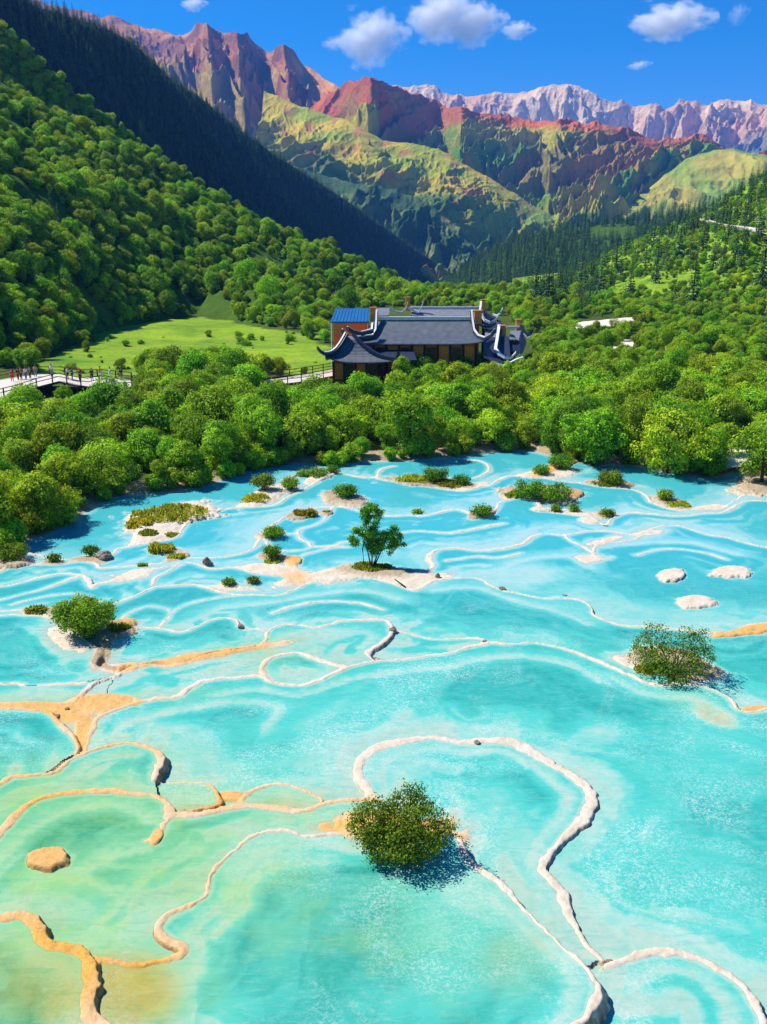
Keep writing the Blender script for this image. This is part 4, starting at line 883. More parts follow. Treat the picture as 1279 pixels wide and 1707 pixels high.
def scatter(name, rows, objs, label, cat=None):
    A_ = np.array(rows, np.float32); me = bpy.data.meshes.new(name); me.vertices.add(len(A_)); me.vertices.foreach_set('co', A_[:, :3].ravel().copy())
    for nm, c in (('sc', 3), ('rz', 4)):
        a = me.attributes.new(nm, 'FLOAT', 'POINT'); a.data.foreach_set('value', A_[:, c].copy())
    a = me.attributes.new('kind_index', 'INT', 'POINT'); a.data.foreach_set('value', A_[:, 5].astype(np.int32))
    o = link(name, me); ng = bpy.data.node_groups.new(name, 'GeometryNodeTree')
    ng.interface.new_socket('Geometry', in_out='INPUT', socket_type='NodeSocketGeometry'); ng.interface.new_socket('Geometry', in_out='OUTPUT', socket_type='NodeSocketGeometry')
    n = ng.nodes; L = ng.links; gi = n.new('NodeGroupInput'); go = n.new('NodeGroupOutput'); iop = n.new('GeometryNodeInstanceOnPoints')
    m2p = n.new('GeometryNodeMeshToPoints'); L.new(gi.outputs[0], m2p.inputs[0]); L.new(m2p.outputs[0], iop.inputs['Points'])
    jn = n.new('GeometryNodeJoinGeometry')
    for ob in objs:
        oi = n.new('GeometryNodeObjectInfo'); oi.transform_space = 'ORIGINAL'; oi.inputs['Object'].default_value = ob; oi.inputs['As Instance'].default_value = True; L.new(oi.outputs['Geometry'], jn.inputs[0])
    L.new(jn.outputs[0], iop.inputs['Instance']); iop.inputs['Pick Instance'].default_value = True
    def na(nm, ty='FLOAT'):
        q = n.new('GeometryNodeInputNamedAttribute'); q.data_type = ty; q.inputs[0].default_value = nm; return q.outputs[0]
    L.new(na('kind_index', 'INT'), iop.inputs['Instance Index'])
    cx = n.new('ShaderNodeCombineXYZ'); L.new(na('rz'), cx.inputs[2]); L.new(cx.outputs[0], iop.inputs['Rotation']); 
    rv = n.new('FunctionNodeRandomValue'); rv.data_type = 'FLOAT_VECTOR'; rv.inputs[0].default_value = (.8, .8, .72); rv.inputs[1].default_value = (1.25, 1.25, 1.35)
    vm_ = n.new('ShaderNodeVectorMath'); vm_.operation = 'SCALE'; L.new(rv.outputs[0], vm_.inputs[0]); L.new(na('sc'), vm_.inputs['Scale']); L.new(vm_.outputs[0], iop.inputs['Scale'])
    L.new(iop.outputs[0], go.inputs[0]); md = o.modifiers.new('scatter', 'NODES'); md.node_group = ng
    tag(o, label, cat, kind='stuff'); return o
crown_objs = [next(c for c in t.children if c.name.startswith('crown')) for t in BROAD]
cone_objs = [next(c for c in t.children if c.name.startswith('crown')) for t in CONI]
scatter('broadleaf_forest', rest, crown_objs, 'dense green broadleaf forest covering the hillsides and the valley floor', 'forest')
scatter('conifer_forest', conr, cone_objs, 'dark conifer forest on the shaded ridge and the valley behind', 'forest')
# conifers one can tell apart on the right hillside
P_, v_r = HILLS['right']
def on_hill(key, px, py):
    P, v = HILLS[key]; best = None; Q = P.reshape(-1, 3); f = Q[:, 1]*CP-(Q[:, 2]-CAMZ)*SP; u = Q[:, 1]*SP+(Q[:, 2]-CAMZ)*CP
    d = (639.5+FPX*Q[:, 0]/f-px)**2+(853.5-FPX*u/f-py)**2; d += 1e6*(np.tile(v, P.shape[0]) < 0); return Q[np.argmin(d)]
con_px = [(1187,378),(1140,398),(1117,394),(1204,372),(1253,345),(1262,402),(1226,440),(1232,452),(1238,430),(1129,428),(1088,412),(1060,440),(1044,425),(1024,452),(1010,446),(985,470),(970,478),(958,462),(948,486),(930,497),(1018,480),(1095,472),(1203,455),(1187,450),(1268,478),(1154,512),(1121,514),(1050,500),(1001,498),(940,500),(915,508),(1170,420),(1212,405),(1270,330),(1245,372),(1155,384),(1098,436),(1075,455),(905,500),(893,510),(976,500),(1035,466),(1112,450),(1150,440)]
for i, (px, py) in enumerate(con_px):
    q = on_hill('right', px, py); lb = 'dark pointed conifer standing among the bright bushes of the right hillside'
    put_tree('c', i % 3, tuple(q), r.uniform(0, 6), r.uniform(1.15, 1.6), lb, 'dark conifers dotted over the right hillside', 'tree')

# lone bushes on the meadow
MEAD = [(235,572,.28,'small round bush alone in the middle of the meadow'),(337,596,.42,'dark round bush on the right part of the meadow'),(402,572,.34,'low dark bush on the meadow nearest the hill foot'),(205,600,.2,'tiny bush on the rough rise of the meadow'),(300,606,.22,'tiny bush near the lower edge of the meadow'),(515,552,.62,'round tree at the right end of the meadow left of the blue roof'),(150,592,.2,'low bush in the shade on the left side of the meadow')]
for i, (px, py, s, lb) in enumerate(MEAD):
    p = atz(px, py, .5); put_tree('b', [3, 1, 4, 3, 0, 0, 3][i], (p[0], p[1], float(gz(p[0], p[1]))-s*.6), px, (s, s, s*.9), lb, None, 'tree' if s > .5 else 'bush')

# ------------------------------------------------------------ shrubs on the terraces
def shrub(px, py, w, h, seed, label, leaf=.055, dens=1.0, lean=0, stems=5, mat=None, spiky=False, tall=False, cat='shrub', group=None, nm='shrub'):
    X, Y, Z = onsurf(px, py); rr = random.Random(seed); t = empty(nm, (X, Y, Z-.03)); mb = MB(); lob = []
    for s_ in range(stems):
        a = 6.283*s_/stems+rr.uniform(-.4, .4); q = rr.uniform(.25, .85); x1 = math.cos(a)*w*.5*q+lean*h*.3; y1 = math.sin(a)*w*.5*q; z1 = h*rr.uniform(.55, .9)
        mb.tube([(math.cos(a)*w*.05, math.sin(a)*w*.05, -.05), (x1*.35, y1*.35, z1*.45), (x1*.8, y1*.8, z1*.85), (x1, y1, z1)], [w*.014+.008, w*.010+.006, .008, .004], 5)
        for b_ in range(3):
            a2 = a+rr.uniform(-1, 1); c_ = (x1*.5, y1*.5, z1*.6); e = (c_[0]+math.cos(a2)*w*.22, c_[1]+math.sin(a2)*w*.22, c_[2]+h*rr.uniform(.05, .25)); mb.tube([c_, e], [w*.006+.004, .003], 4)
            lob.append((e[0], e[1], e[2], w*rr.uniform(.09, .15)))
        lob.append((x1, y1, z1, w*rr.uniform(.10, .17)))
    lob.append((lean*h*.15, 0, h*.42, w*.24))
    mb.build('stem', M_BARK, t)
    lob = [(a_, b_, c_, q_*1.22) for a_, b_, c_, q_ in lob]; n = int(dens*1.7*min(11000, 26*(w*h+w*w*.5)/leaf**2*.12+300))
    link('foliage', crown_mesh('foliage', lob, n, leaf, jitter=1.3, fill=.55, tuft_r=leaf*2.1), mat or M_LEAF2, t)
    tag(t, label, cat, group); return t
def tuft(px, py, wpx, hm, seed, label, cat='grass clump', group=None, mat=None, ry=.35):
    """a patch of reedy grass blades and low leaves"""
    X, Y, Z = onsurf(px, py); sc_ = Y/FPX*1.05; w = wpx*sc_; rg = np.random.default_rng(seed); n = int(260+900*w*ry)
    a = rg.uniform(0, 6.283, n); q = np.sqrt(rg.random(n)); bx = np.cos(a)*q*w/2; by = np.sin(a)*q*w/2*ry*2.2; hh = hm*rg.uniform(.45, 1.1, n)*(1-.45*q**2)
    kp = (fbm(bx*2.2+seed, by*2.8, 3, seed) > -.12)|(rg.random(n) < .15); bx, by, hh, q, a = bx[kp], by[kp], (hh*(.6+.9*vnoise(bx*1.7, by*1.7, seed)))[kp], q[kp], a[kp]; n = len(bx)
    le = rg.normal(size=(n, 2))*.34; wd_ = .018+Y*.00045; pa = rg.uniform(0, 3.14, n)
    zb = np.array([surf_z(X+u, Y+v)-Z for u, v in zip(bx, by)])
    B0 = np.stack([bx, by, zb-.02], -1); sd_ = np.stack([np.cos(pa), np.sin(pa), 0*pa], -1)*wd_
    mid = B0+np.stack([le[:, 0]*hh*.4, le[:, 1]*hh*.4, hh*.6], -1); tip = B0+np.stack([le[:, 0]*hh, le[:, 1]*hh, hh], -1)
    V = np.stack([B0-sd_, mid-sd_*1.5, tip, mid+sd_*1.5], 1).reshape(-1, 3)
    o = link('grass_clump', mesh_np('grass_clump', V, np.arange(n*4).reshape(-1, 4), False, {'tint': np.repeat(rg.random(n), 4)}), mat or M_GRASSTUFT, None, (X, Y, Z))
    tag(o, label, cat, group); return o

shrub(668,1424,2.9,1.6,1,'bushy green shrub on the rim of the nearest pool, largest shrub in the foreground',.045,1.5,.1,12)
shrub(1122,1128,3.6,2.0,2,'open branched green shrub on the rim at the right, above the large pool',.05,.8,-.1,11)
shrub(150,1058,2.9,1.85,3,'round bright green shrub with dark trunk on the left rim beside the white slope',.065,1.5,0,8)
# the thin tree in the middle of the pools
def thin_tree():
    X, Y, Z = onsurf(625, 942); t = empty('thin_tree', (X, Y, Z)); mb = MB(); h = 4.9
    stems = [[(-.9, 0, 0), (-1.0, .05, 1.3), (-.75, 0, 2.6), (-.55, 0, 4.1)], [(-.25, 0, 0), (-.2, .1, 1.0), (.1, 0, 2.2), (.25, 0, 3.4)], [(-.1, 0, 0), (.25, -.1, 1.0), (.9, 0, 1.9), (1.5, 0, 2.4)], [(-.35, 0, 0), (-.6, 0, 1.2), (-.9, .1, 2.0)], [(0, 0, 0), (.5, 0, 1.1), (1.3, .1, 1.6)]]
    for s_ in stems: mb.tube(s_, [.07-.05*i/(len(s_)-1) for i in range(len(s_))], 5)
    lob = [(-.75, 0, 4.35, .42), (-.35, .1, 4.6, .38), (.1, 0, 4.5, .36), (.45, 0, 4.2, .34), (-.95, 0, 3.9, .26), (-.2, 0, 3.6, .26), (.35, 0, 3.5, .24), (-.8, 0, 3.1, .25), (-1.35, 0, 2.6, .42), (-1.55, 0, 2.2, .36), (-1.0, 0, 2.3, .35), (-.3, 0, 2.7, .42), (.1, 0, 2.2, .5), (-.4, .1, 1.8, .5), (.8, 0, 2.2, .42), (1.35, 0, 2.35, .42), (1.8, 0, 2.0, .36), (.7, 0, 1.5, .36), (1.5, 0, 1.45, .3), (-.1, 0, 1.35, .4), (2.05, 0, 1.7, .2)]
    t.scale = (.76, .76, .82)
    mb.build('trunk', M_BARK, t); link('crown', crown_mesh('crown', [(x+random.gauss(0, .22), y+random.gauss(0, .2), z+random.gauss(0, .2), q*random.uniform(.45, .95)) for x, y, z, q in lob for _ in range(3)], 14000, .075, jitter=1.3, fill=.6, tuft_r=.13), M_LEAF2, t)
    tag(t, 'thin multi stemmed tree rising alone from the middle of the pools', 'tree')
thin_tree()
SH = [(440,815,34,1.2,'dense dark shrub on the pale islet near the far left shore','s'),(484,815,26,.9,'spiky green shrub at the right end of the pale islet near the far left shore','s'),
 (577,827,36,.95,'spreading green shrub on the brown islet above the thin tree','s'),(302,0,0,0,'',''),
 (455,893,30,.6,'low green shrub on the islet left of the small round pool','s'),(455,928,26,.7,'small leafy shrub on the pale shoal below the low green shrub','s'),
 (152,926,22,.8,'dark little shrub on the left rim between brown stones','s'),(90,935,20,.4,'low dark plant cushion near the left edge of the pools','s'),
 (726,802,36,1.0,'tallest shrub on the long grassy islet near the far shore','s'),(770,806,26,.6,'small shrub at the right tip of the long grassy islet','s'),
 (885,828,46,1.05,'left half shrub of the big green islet on the right','s'),(925,830,50,1.0,'right half shrub of the big green islet on the right','s'),
 (935,780,34,1.0,'rounded shrub on the spit reaching from the far right shore','s'),(902,788,24,.55,'low shrub at the tip of the spit from the far right shore','s'),
 (1018,805,40,.7,'low green plants on the thin dark islet right of centre','s'),(1108,832,22,.7,'round shrub on the stony islet at the right','s'),
 (803,857,30,.6,'small shrub on the white rim left of the big green islet','s'),(926,852,14,.35,'tiny round bush on the white rim, left one of a pair','s'),(958,852,14,.4,'tiny round bush on the white rim, right one of a pair','s'),
 (696,858,14,.4,'tiny tuft on the rim right of the thin tree','s'),(1012,858,22,.3,'low brown plants beside the dark rock','s'),
 (18,930,52,.9,'yellow green bush on the bank at the left border','s'),
 (382,974,16,.35,'tiny tuft on the white rim left of centre','s'),(423,970,14,.25,'flat little tuft right of the tiny rim tuft','s'),
 (530,793,30,.6,'shrub on the far islet in front of the wooded shore','s'),(508,795,20,.5,'smaller plant left of the shrub on the far islet','s'),(555,788,18,.6,'shrub at the right end of the far islet','s')]
for i, (px, py, w, h, lb, k) in enumerate(SH):
    if not w: continue
    Y = atz(px, py, .3)[1]; wm = w*Y/FPX*1.08; shrub(px, py, wm, h, 100+i, lb, max(.05, .0011*Y), 1.0, 0, 6)
TU = [(283,856,130,.45,'long yellow green grass belt on the large left islet'),(232,872,50,.4,'grass at the left end of the large left islet'),(246,890,34,.3,'small grass patch on the pale sand of the left islet'),(287,893,24,.25,'little grass patch at the right rim of the left islet'),(270,916,44,.5,'yellow green grass mound below the left islet'),(294,928,30,.3,'slim grass strip under the grass mound'),
 (425,832,50,.4,'yellow grass along the pale islet near the far left shore'),(508,857,36,.4,'brown green grass on the small islet left of the thin tree'),(238,945,16,.25,'tiny grass tuft on the white shoal at the left'),
 (690,800,60,.4,'yellow grass on the left end of the long grassy islet'),(750,806,50,.35,'grass between the shrubs of the long grassy islet'),(862,826,40,.4,'yellow grass on the left end of the big green islet'),(60,1016,36,.25,'dry grass on the small stony islet at the left'),
 (1010,806,50,.25,'grass on the thin dark islet'),(1130,840,44,.2,'sparse grass on the stony islet at the right'),(200,1046,40,.3,'yellow grass right of the round bright green shrub'),(455,938,30,.2,'sparse grass under the small leafy shrub'),
 (640,1400,80,.28,'yellow grass at the foot of the largest foreground shrub'),(1085,1122,60,.28,'yellow moss and grass at the foot of the open branched shrub'),(620,946,70,.25,'dry orange grass at the foot of the thin tree'),(545,853,12,.2,'tiny brown tuft beside the small round pool'),(1235,775,60,.4,'bright grass in front of the white bank')]
for i, (px, py, w, h, lb) in enumerate(TU): tuft(px, py, w, h, 300+i, lb)
# stones
M_STONE = plain('stone', (0.10, 0.075, 0.055), (0.34, 0.28, 0.22), 5, .9, .15, .8)
def stone(px, py, w, lb, h=.5):
    X, Y, Z = onsurf(px, py); s = w*Y/FPX*.55; import bmesh
    bm = bmesh.new(); bmesh.ops.create_icosphere(bm, subdivisions=3, radius=s)
    for v in bm.verts: v.co *= 1+.35*float(fbm(v.co.x/s*1.3+px, v.co.y/s*1.3+v.co.z/s, 3, 9)); v.co.z *= h*1.4
    me = bpy.data.meshes.new('stone'); bm.to_mesh(me); bm.free()
    tag(link('stone', me, M_STONE, None, (X, Y, Z+s*.1)), lb, 'stone')
for a in [(345,941,13,'grey rock in shallow water left of centre',1.0),(1010,877,10,'small dark rock on the white rim at right'),(130,925,14,'brown stones beside the dark little shrub on the left'),(175,930,26,'flat reddish stones on the left rim'),(838,983,12,'dark stone lying on the white rim at centre right'),(730,962,8,'dark stone at the right end of the sandy shoal',1.0),(942,995,10,'flat dark stone on the long white rim'),(402,1045,12,'dark broken end of a rim at centre left'),(655,1050,12,'dark broken knob at the right end of the swirled pool'),(112,1182,8,'little dark stone on the orange flat'),(1016,1605,14,'orange stone at the left end of the lowest right pool'),(795,1239,10,'brown chip on the curved white rim'),(95,1195,12,'dark stone at the edge of the orange flat')]: stone(*a)
mb = MB(); X, Y, Z = onsurf(668, 976); mb.tube([(X-.35, Y+.3, Z+.28), (X, Y, Z+.12), (X+.3, Y-.35, Z+.02)], [.03, .05, .04], 6)
o = mb.build('driftwood', M_BARK, smooth=True); tag(o, 'short piece of driftwood lying on the sandy shoal right of the thin tree', 'driftwood')

# ------------------------------------------------------------ sandy patches and hillside road
M_SAND = plain('pale_sand', (0.55, 0.45, 0.36), (0.80, 0.72, 0.64), 1.2, .9, .1, .4)
def flatpatch(name, pts, dz=.12, n=14):
    P = wpoly(pts); mid = P.mean(0); V = [(mid[0], mid[1], 0)]; m = len(P); Q = smooth_line(np.vstack([P, P[:1]]), 5)[:-1]
    rings = [np.stack([mid+(q-mid)*(k/8)*(1+.05*float(fbm(q[0]*.5, q[1]*.5, 2, 4))) for q in Q]) for k in range(1, 9)]
    V = np.vstack([[mid]]+rings); z = gz(V[:, 0], V[:, 1])+dz; nq = len(Q); mb = MB()
    verts = [(a[0], a[1], b) for a, b in zip(V, z)]; f = [(0, 1+i, 1+(i+1) % nq) for i in range(nq)]
    for k in range(7): f += [(1+k*nq+i, 1+(k+1)*nq+i, 1+(k+1)*nq+(i+1) % nq, 1+k*nq+(i+1) % nq) for i in range(nq)]
    mb.add(verts, f); o = mb.build(name, M_SAND, smooth=True); tag(o, kind='structure')
flatpatch('path', [(955,556),(985,545),(1065,545),(1062,533),(1000,535),(960,540)], .35)
flatpatch('path', [(1025,592),(1050,590),(1054,570),(1022,573)], .35)
flatpatch('path', [(1200,785),(1258,772),(1250,735),(1205,738)], .12)
flatpatch('path', [(1240,618),(1310,620),(1310,611),(1245,610)], .35)
mb = MB(); road = [(1165,377),(1178,378),(1192,384),(1205,386),(1220,389),(1240,393),(1262,396)]
row = []
for (px, py) in road:
    q = on_hill('right', px, py)+np.array([0, -2.5, 2.6]); row.append(q)
mb.sheet([[tuple(q+np.array([0, 2.2, .5])) for q in row], [tuple(q+np.array([0, -2.0, -.6])) for q in row]], .5); o = mb.build('hillside_road', M_SAND); tag(o, kind='structure')

# ------------------------------------------------------------ halls
def tile_mat(name, c1, c2):
    m, nt, _, L = newmat(name); v = objco(nt); w = N(nt, 'ShaderNodeTexWave'); w.wave_type = 'BANDS'; w.bands_direction = 'X'; w.inputs['Scale'].default_value = 1.9; w.inputs['Distortion'].default_value = 0.15; L.new(v, w.inputs[0])
    w2 = N(nt, 'ShaderNodeTexWave'); w2.bands_direction = 'Y'; w2.inputs['Scale'].default_value = .9; w2.inputs['Distortion'].default_value = .4; L.new(v, w2.inputs[0])
    n1 = noise(nt, v, 1.2, 5); c = mixc(nt, ramp(nt, n1, [(.3, 0.), (.7, 1.)]), c1, c2); c = mixc(nt, ramp(nt, w.outputs[1], [(.0, .75), (.45, 0.)]), c, (.012, .016, .025))
    h = math_(nt, 'ADD', w.outputs[1], math_(nt, 'MULTIPLY', w2.outputs[1], .3)); out(nt, princ(nt, c, .55, .4, bump(nt, h, .9, .08))); return m
M_TILE = tile_mat('slate_roof_tile', (0.075, 0.105, 0.155), (0.14, 0.175, 0.235))
M_DTILE = plain('dark_ridge_tile', (0.010, 0.017, 0.040), (0.022, 0.034, 0.070), 3, .5, .4)
M_GTILE = tile_mat('grey_roof_tile', (0.22, 0.24, 0.30), (0.34, 0.36, 0.42))
M_LIME = plain('lime_plaster', (0.55, 0.56, 0.58), (0.82, 0.82, 0.80), 4, .8, .2)
M_WOOD = plain('orange_wood', (0.92, 0.20, 0.012), (0.98, 0.30, 0.02), 3, .6, .3, .2, (6, 6, 1))
M_RED = plain('red_brown_wood', (0.50, 0.075, 0.012), (0.75, 0.15, 0.02), 3, .6, .3, .2, (6, 6, 1))
M_BRICK = plain('orange_brick', (0.55, 0.19, 0.04), (0.80, 0.34, 0.08), 8, .8, .2)
M_BLUE = plain('blue_sheet_metal', (0.012, 0.095, 0.26), (0.02, 0.15, 0.36), 1.5, .4, .5)
M_DARKW = plain('dark_wood', (0.020, 0.012, 0.008), (0.06, 0.038, 0.024), 4, .7, .3, .3)
M_GLASS = plain('dark_window', (0.008, 0.008, 0.010), (0.02, 0.018, 0.018), 2, .2, .5)

def arc(a, b, n, sag, up=0, upp=4):
    """points a->b, sagging in the middle, ends lifted by up"""
    a, b = np.array(a, float), np.array(b, float); o = []
    for i in range(n+1):
        t = i/n; p = a*(1-t)+b*t; p[2] += -sag*math.sin(math.pi*t)+up*abs(2*t-1)**upp; o.append(tuple(p))
    return o
def loft(mb, top, bot, rows, sag, th):
    """roof slope from a top line to a bottom line, concave"""
    R_ = []
    for k in range(rows+1):
        t = k/rows; R_.append([tuple(np.array(a)*(1-t)+np.array(b)*t-np.array([0, 0, sag*math.sin(math.pi*t)])) for a, b in zip(top, bot)])
    mb.sheet(R_, th)
def wall_bays(parent, x0, x1, y, z0, z1, n, panels=True, name='wall'):
    """timber front wall: back boards, posts, panels and dark openings facing -y"""
    mb = MB(); mb.box(((x0+x1)/2, y+.1, (z0+z1)/2), (x1-x0, .2, z1-z0)); mb.build(name, M_RED, parent)
    w = (x1-x0)/n
    for i in range(n+1):
        p = MB(); p.tube([(x0+i*w, y-.12, z0), (x0+i*w, y-.12, z1)], .13, 8); p.build('pillar', M_DARKW, parent, True)
    for i in range(n):
        cx = x0+(i+.5)*w
        if i % 2 == 0 or not panels:
            p = MB(); p.box((cx, y-.06, z0+(z1-z0)*.52), (w*.72, .10, (z1-z0)*.78)); d = p.build('door_panel', M_WOOD, parent)
            q = MB()
            for s in (-1, 0, 1): q.box((cx+s*w*.24, y-.125, z0+(z1-z0)*.52), (.05, .04, (z1-z0)*.74))
            q.box((cx, y-.127, z0+(z1-z0)*.62), (w*.70, .03, .06)); q.build('lattice', M_RED, d)
        else:
            p = MB(); p.box((cx, y-.05, z0+(z1-z0)*.58), (w*.70, .08, (z1-z0)*.6)); p.build('window', M_GLASS, parent)
GZB = 0.2
# main hall, axis along x
mh = empty('main_hall', (0, 0, 0)); tag(mh, 'long timber hall with the biggest slate tiled roof and a white ridge', 'hall')
rl, rr_ = aty(628,533,138), aty(786,533,138); el, er = aty(588,573,131.5), aty(806,577,131.5); bl, br = rl*1, rr_*1
zr, ze = rl[2], el[2]; X0, X1 = el[0], er[0]; XR0, XR1 = rl[0], rr_[0]
mb = MB(); loft(mb, arc((XR0, 138, zr), (XR1, 138, zr), 16, 0), arc((X0-.3, 131.2, ze), (X1+.3, 131.2, ze), 16, 0, .5, 6), 8, .45, .18); mb.build('roof', M_TILE, mh, True)
mb = MB(); loft(mb, arc((XR0, 138.02, zr), (XR1, 138.02, zr), 16, 0), arc((X0-.3, 145, ze), (X1+.3, 145, ze), 16, 0, .5, 6), 8, .45, .18); mb.build('roof', M_TILE, mh, True)
mb = MB(); mb.bar([(XR0, 138, zr-.05), (XR1, 138, zr-.05)], .35, .5); mb.build('ridge_beam', M_LIME, mh)
for sx, XR, XE in ((-1, XR0, X0), (1, XR1, X1)):
    P1 = [(XR, 138, zr+.95), (XR+sx*.05, 136.6, zr-.35), (XR+sx*.15, 134.8, ze+1.25), (XR+sx*.6, 133.2, ze+.62), (XE+sx*.2, 131.4, ze+.45), (XE+sx*1.0, 130.4, ze+1.1), (XE+sx*1.4, 130.0, ze+1.8)]
    mb = MB(); mb.bar(P1, .5, .42); mb.build('gable_ridge', M_DTILE, mh); mb = MB(); mb.bar([(a, b-.0, c+.42) for a, b, c in P1], .26, .16); mb.build('ridge_coping', M_LIME, mh)
    mb = MB(); mb.sheet([[(XR, 138, zr-.1), (XR, 138, ze-.1)], [(XR+sx*.1, 131.8, ze-.1), (XR+sx*.1, 131.8, ze-.3)]], 0); mb.sheet([[(XR, 138, zr-.1), (XR, 138, ze-.1)], [(XR+sx*.1, 144.2, ze-.1), (XR+sx*.1, 144.2, ze-.3)]], 0); mb.build('gable', M_BRICK, mh)
wall_bays(mh, X0+1.2, X1-1.0, 132.4, GZB, ze-.02, 9)
mb = MB(); mb.box(((X0+X1)/2, 138.4, (GZB+ze)/2-.1), (X1-X0-2.4, 11.6, ze-GZB-.2)); mb.build('wall', M_RED, mh)
# front pavilion with sweeping corners
pv = empty('pavilion', (0, 0, 0)); tag(pv, 'small square pavilion with steep upswept slate roof, nearest building at the left front', 'pavilion')
PE0, PE1 = aty(540,603,126.2), aty(664,607,126.2); zp = 3.5; cx = aty(583,560,129.5); pk = np.array([cx[0], 129.5, cx[2]])
xa, xb = PE0[0]+.2, PE1[0]-.3; ya, yb = 126.0, 134.5
corners = [(xa, ya, zp+.9), (xb, ya, zp+.25), (xb, yb, zp+.6), (xa, yb, zp+.9)]
top = [(pk[0]-.5, pk[1], pk[2]), (pk[0]+.5, pk[1], pk[2]), (pk[0]+.5, pk[1]+1.5, pk[2]), (pk[0]-.5, pk[1]+1.5, pk[2])]
for i in range(4):
    a, b = corners[i], corners[(i+1) % 4]; ta, tb = top[i], top[(i+1) % 4]; base = zp
    bot = []
    for k in range(13):
        t = k/12; p = np.array(a)*(1-t)+np.array(b)*t; e = abs(2*t-1)**3; p[2] = base+((a[2] if t < .5 else b[2])-base)*e; bot.append(tuple(p))
    tp = [tuple(np.array(ta)*(1-k/12)+np.array(tb)*(k/12)) for k in range(13)]
    mb = MB(); loft(mb, tp, bot, 9, .85, .16); mb.build('roof', M_TILE, pv, True)
def hipcurve(a, b, n, sag, tipx):
    o = [tuple(np.array(a)*(1-t)+np.array(b)*t-np.array([0, 0, sag*math.sin(math.pi*t)])) for t in [i/n for i in range(n+1)]]; return o+[(b[0]+tipx*.7, b[1]-.4, b[2]+.45), (b[0]+tipx*1.1, b[1]-.6, b[2]+1.0)]
for i, (tx) in enumerate((-1, 1)):
    P1 = hipcurve(top[i], corners[i], 9, .85, tx*(.9 if i == 0 else .3)); mb = MB(); mb.bar(P1, .55, .42); mb.build('hip_ridge', M_DTILE, pv)
    if i == 0: mb = MB(); mb.bar([(p[0]-.12, p[1], p[2]+.42) for p in P1[:-1]], .26, .16); mb.build('ridge_coping', M_LIME, pv)
P1 = [(pk[0]-.3, 130, pk[2]+.75), (pk[0]+.4, 130.6, pk[2]+.2), (pk[0]+1.6, 131.4, pk[2]-.15), (pk[0]+3.2, 132.2, pk[2]+.15), (XR0-.6, 133.6, pk[2]+.9)]
mb = MB(); mb.bar(P1, .6, .5); mb.build('link_ridge', M_DTILE, pv); mb = MB(); mb.bar([(a, b, c+.5) for a, b, c in P1], .26, .14); mb.build('ridge_coping', M_LIME, pv)
wx0, wx1 = aty(556,640,126.8)[0], aty(630,640,126.8)[0]
wall_bays(pv, wx0, wx1, 127.2, -.1, zp-.02, 4)
mb = MB(); mb.box(((wx0+wx1)/2, 130.4, 1.7), (wx1-wx0, 6.0, 3.5)); mb.build('wall', M_RED, pv)
mb = MB(); mb.box(((wx0+wx1)/2, 126.95, .35), (wx1-wx0+.3, .1, .12)); mb.box(((wx0+wx1)/2, 126.95, .85), (wx1-wx0+.3, .1, .12)); mb.build('railing', M_DARKW, pv)
# canopy right of the pavilion
q0, q1 = aty(622,592,129), aty(657,604,129); mb = MB(); mb.sheet([[(xb-3.2, 131.5, 4.6), (xb+2.6, 131.5, 4.6)], [(xb-3.0, 128.2, 3.55), (xb+3.0, 128.2, 3.55)]], .25); mb.build('lean_to_roof', M_DTILE, pv)
# rear hall
rh = empty('rear_hall', (0, 0, 0)); tag(rh, 'rear hall behind the main roof with grey tiles and a thin white ridge', 'hall')
a, b = aty(686,514,152), aty(797,515,152); c, d = aty(688,531,146.5), aty(790,531,146.5); zr2, ze2 = a[2], c[2]
mb = MB(); loft(mb, arc((a[0], 152, zr2), (b[0], 152, zr2), 10, 0), arc((a[0], 146.5, ze2-.6), (b[0], 146.5, ze2-.6), 10, 0), 5, .2, .18); mb.build('roof', M_GTILE, rh, True)
mb = MB(); loft(mb, arc((a[0], 152.02, zr2), (b[0], 152.02, zr2), 10, 0), arc((a[0], 157, ze2-.6), (b[0], 157, ze2-.6), 10, 0), 5, .2, .18); mb.build('roof', M_GTILE, rh, True)
mb = MB(); mb.bar([(a[0]-.2, 152, zr2-.05), (b[0]+.2, 152, zr2-.05)], .35, .35); mb.build('ridge_beam', M_LIME, rh)
mb = MB(); mb.box(((a[0]+b[0])/2, 151.8, ze2/2-.4), (b[0]-a[0]-.4, 9.0, ze2-.3)); mb.build('wall', M_BRICK, rh)
# swooping white parapets of the rear hall
def swoop(parent, px0, ptop, px1, Y, w=.35, mat=M_LIME, name='parapet'):
    mb = MB(); mb.bar([tuple(aty(x, y, Y)) for x, y in zip(px0, ptop)], w, .32); mb.build(name, mat, parent)
swoop(rh, [650,659,670,677,680], [512,521,523,516,506], None, 150)
swoop(rh, [680,690,698,702,706], [514,520,524,516,505], None, 150.6)
mb = MB(); g0, g1, g2, g3 = aty(628,514,151), aty(650,513,151), aty(648,526,148), aty(628,526,148); mb.sheet([[tuple(g0), tuple(g1)], [tuple(g3), tuple(g2)]], .2); mb.build('lean_to_roof', M_GTILE, rh)
mb = MB(); q = aty(642,533,150); mb.box((q[0]+1.8, 151.5, q[2]/2+.2), (6.8, 2.6, q[2]+.2)); mb.build('side_wall', M_LIME, rh)
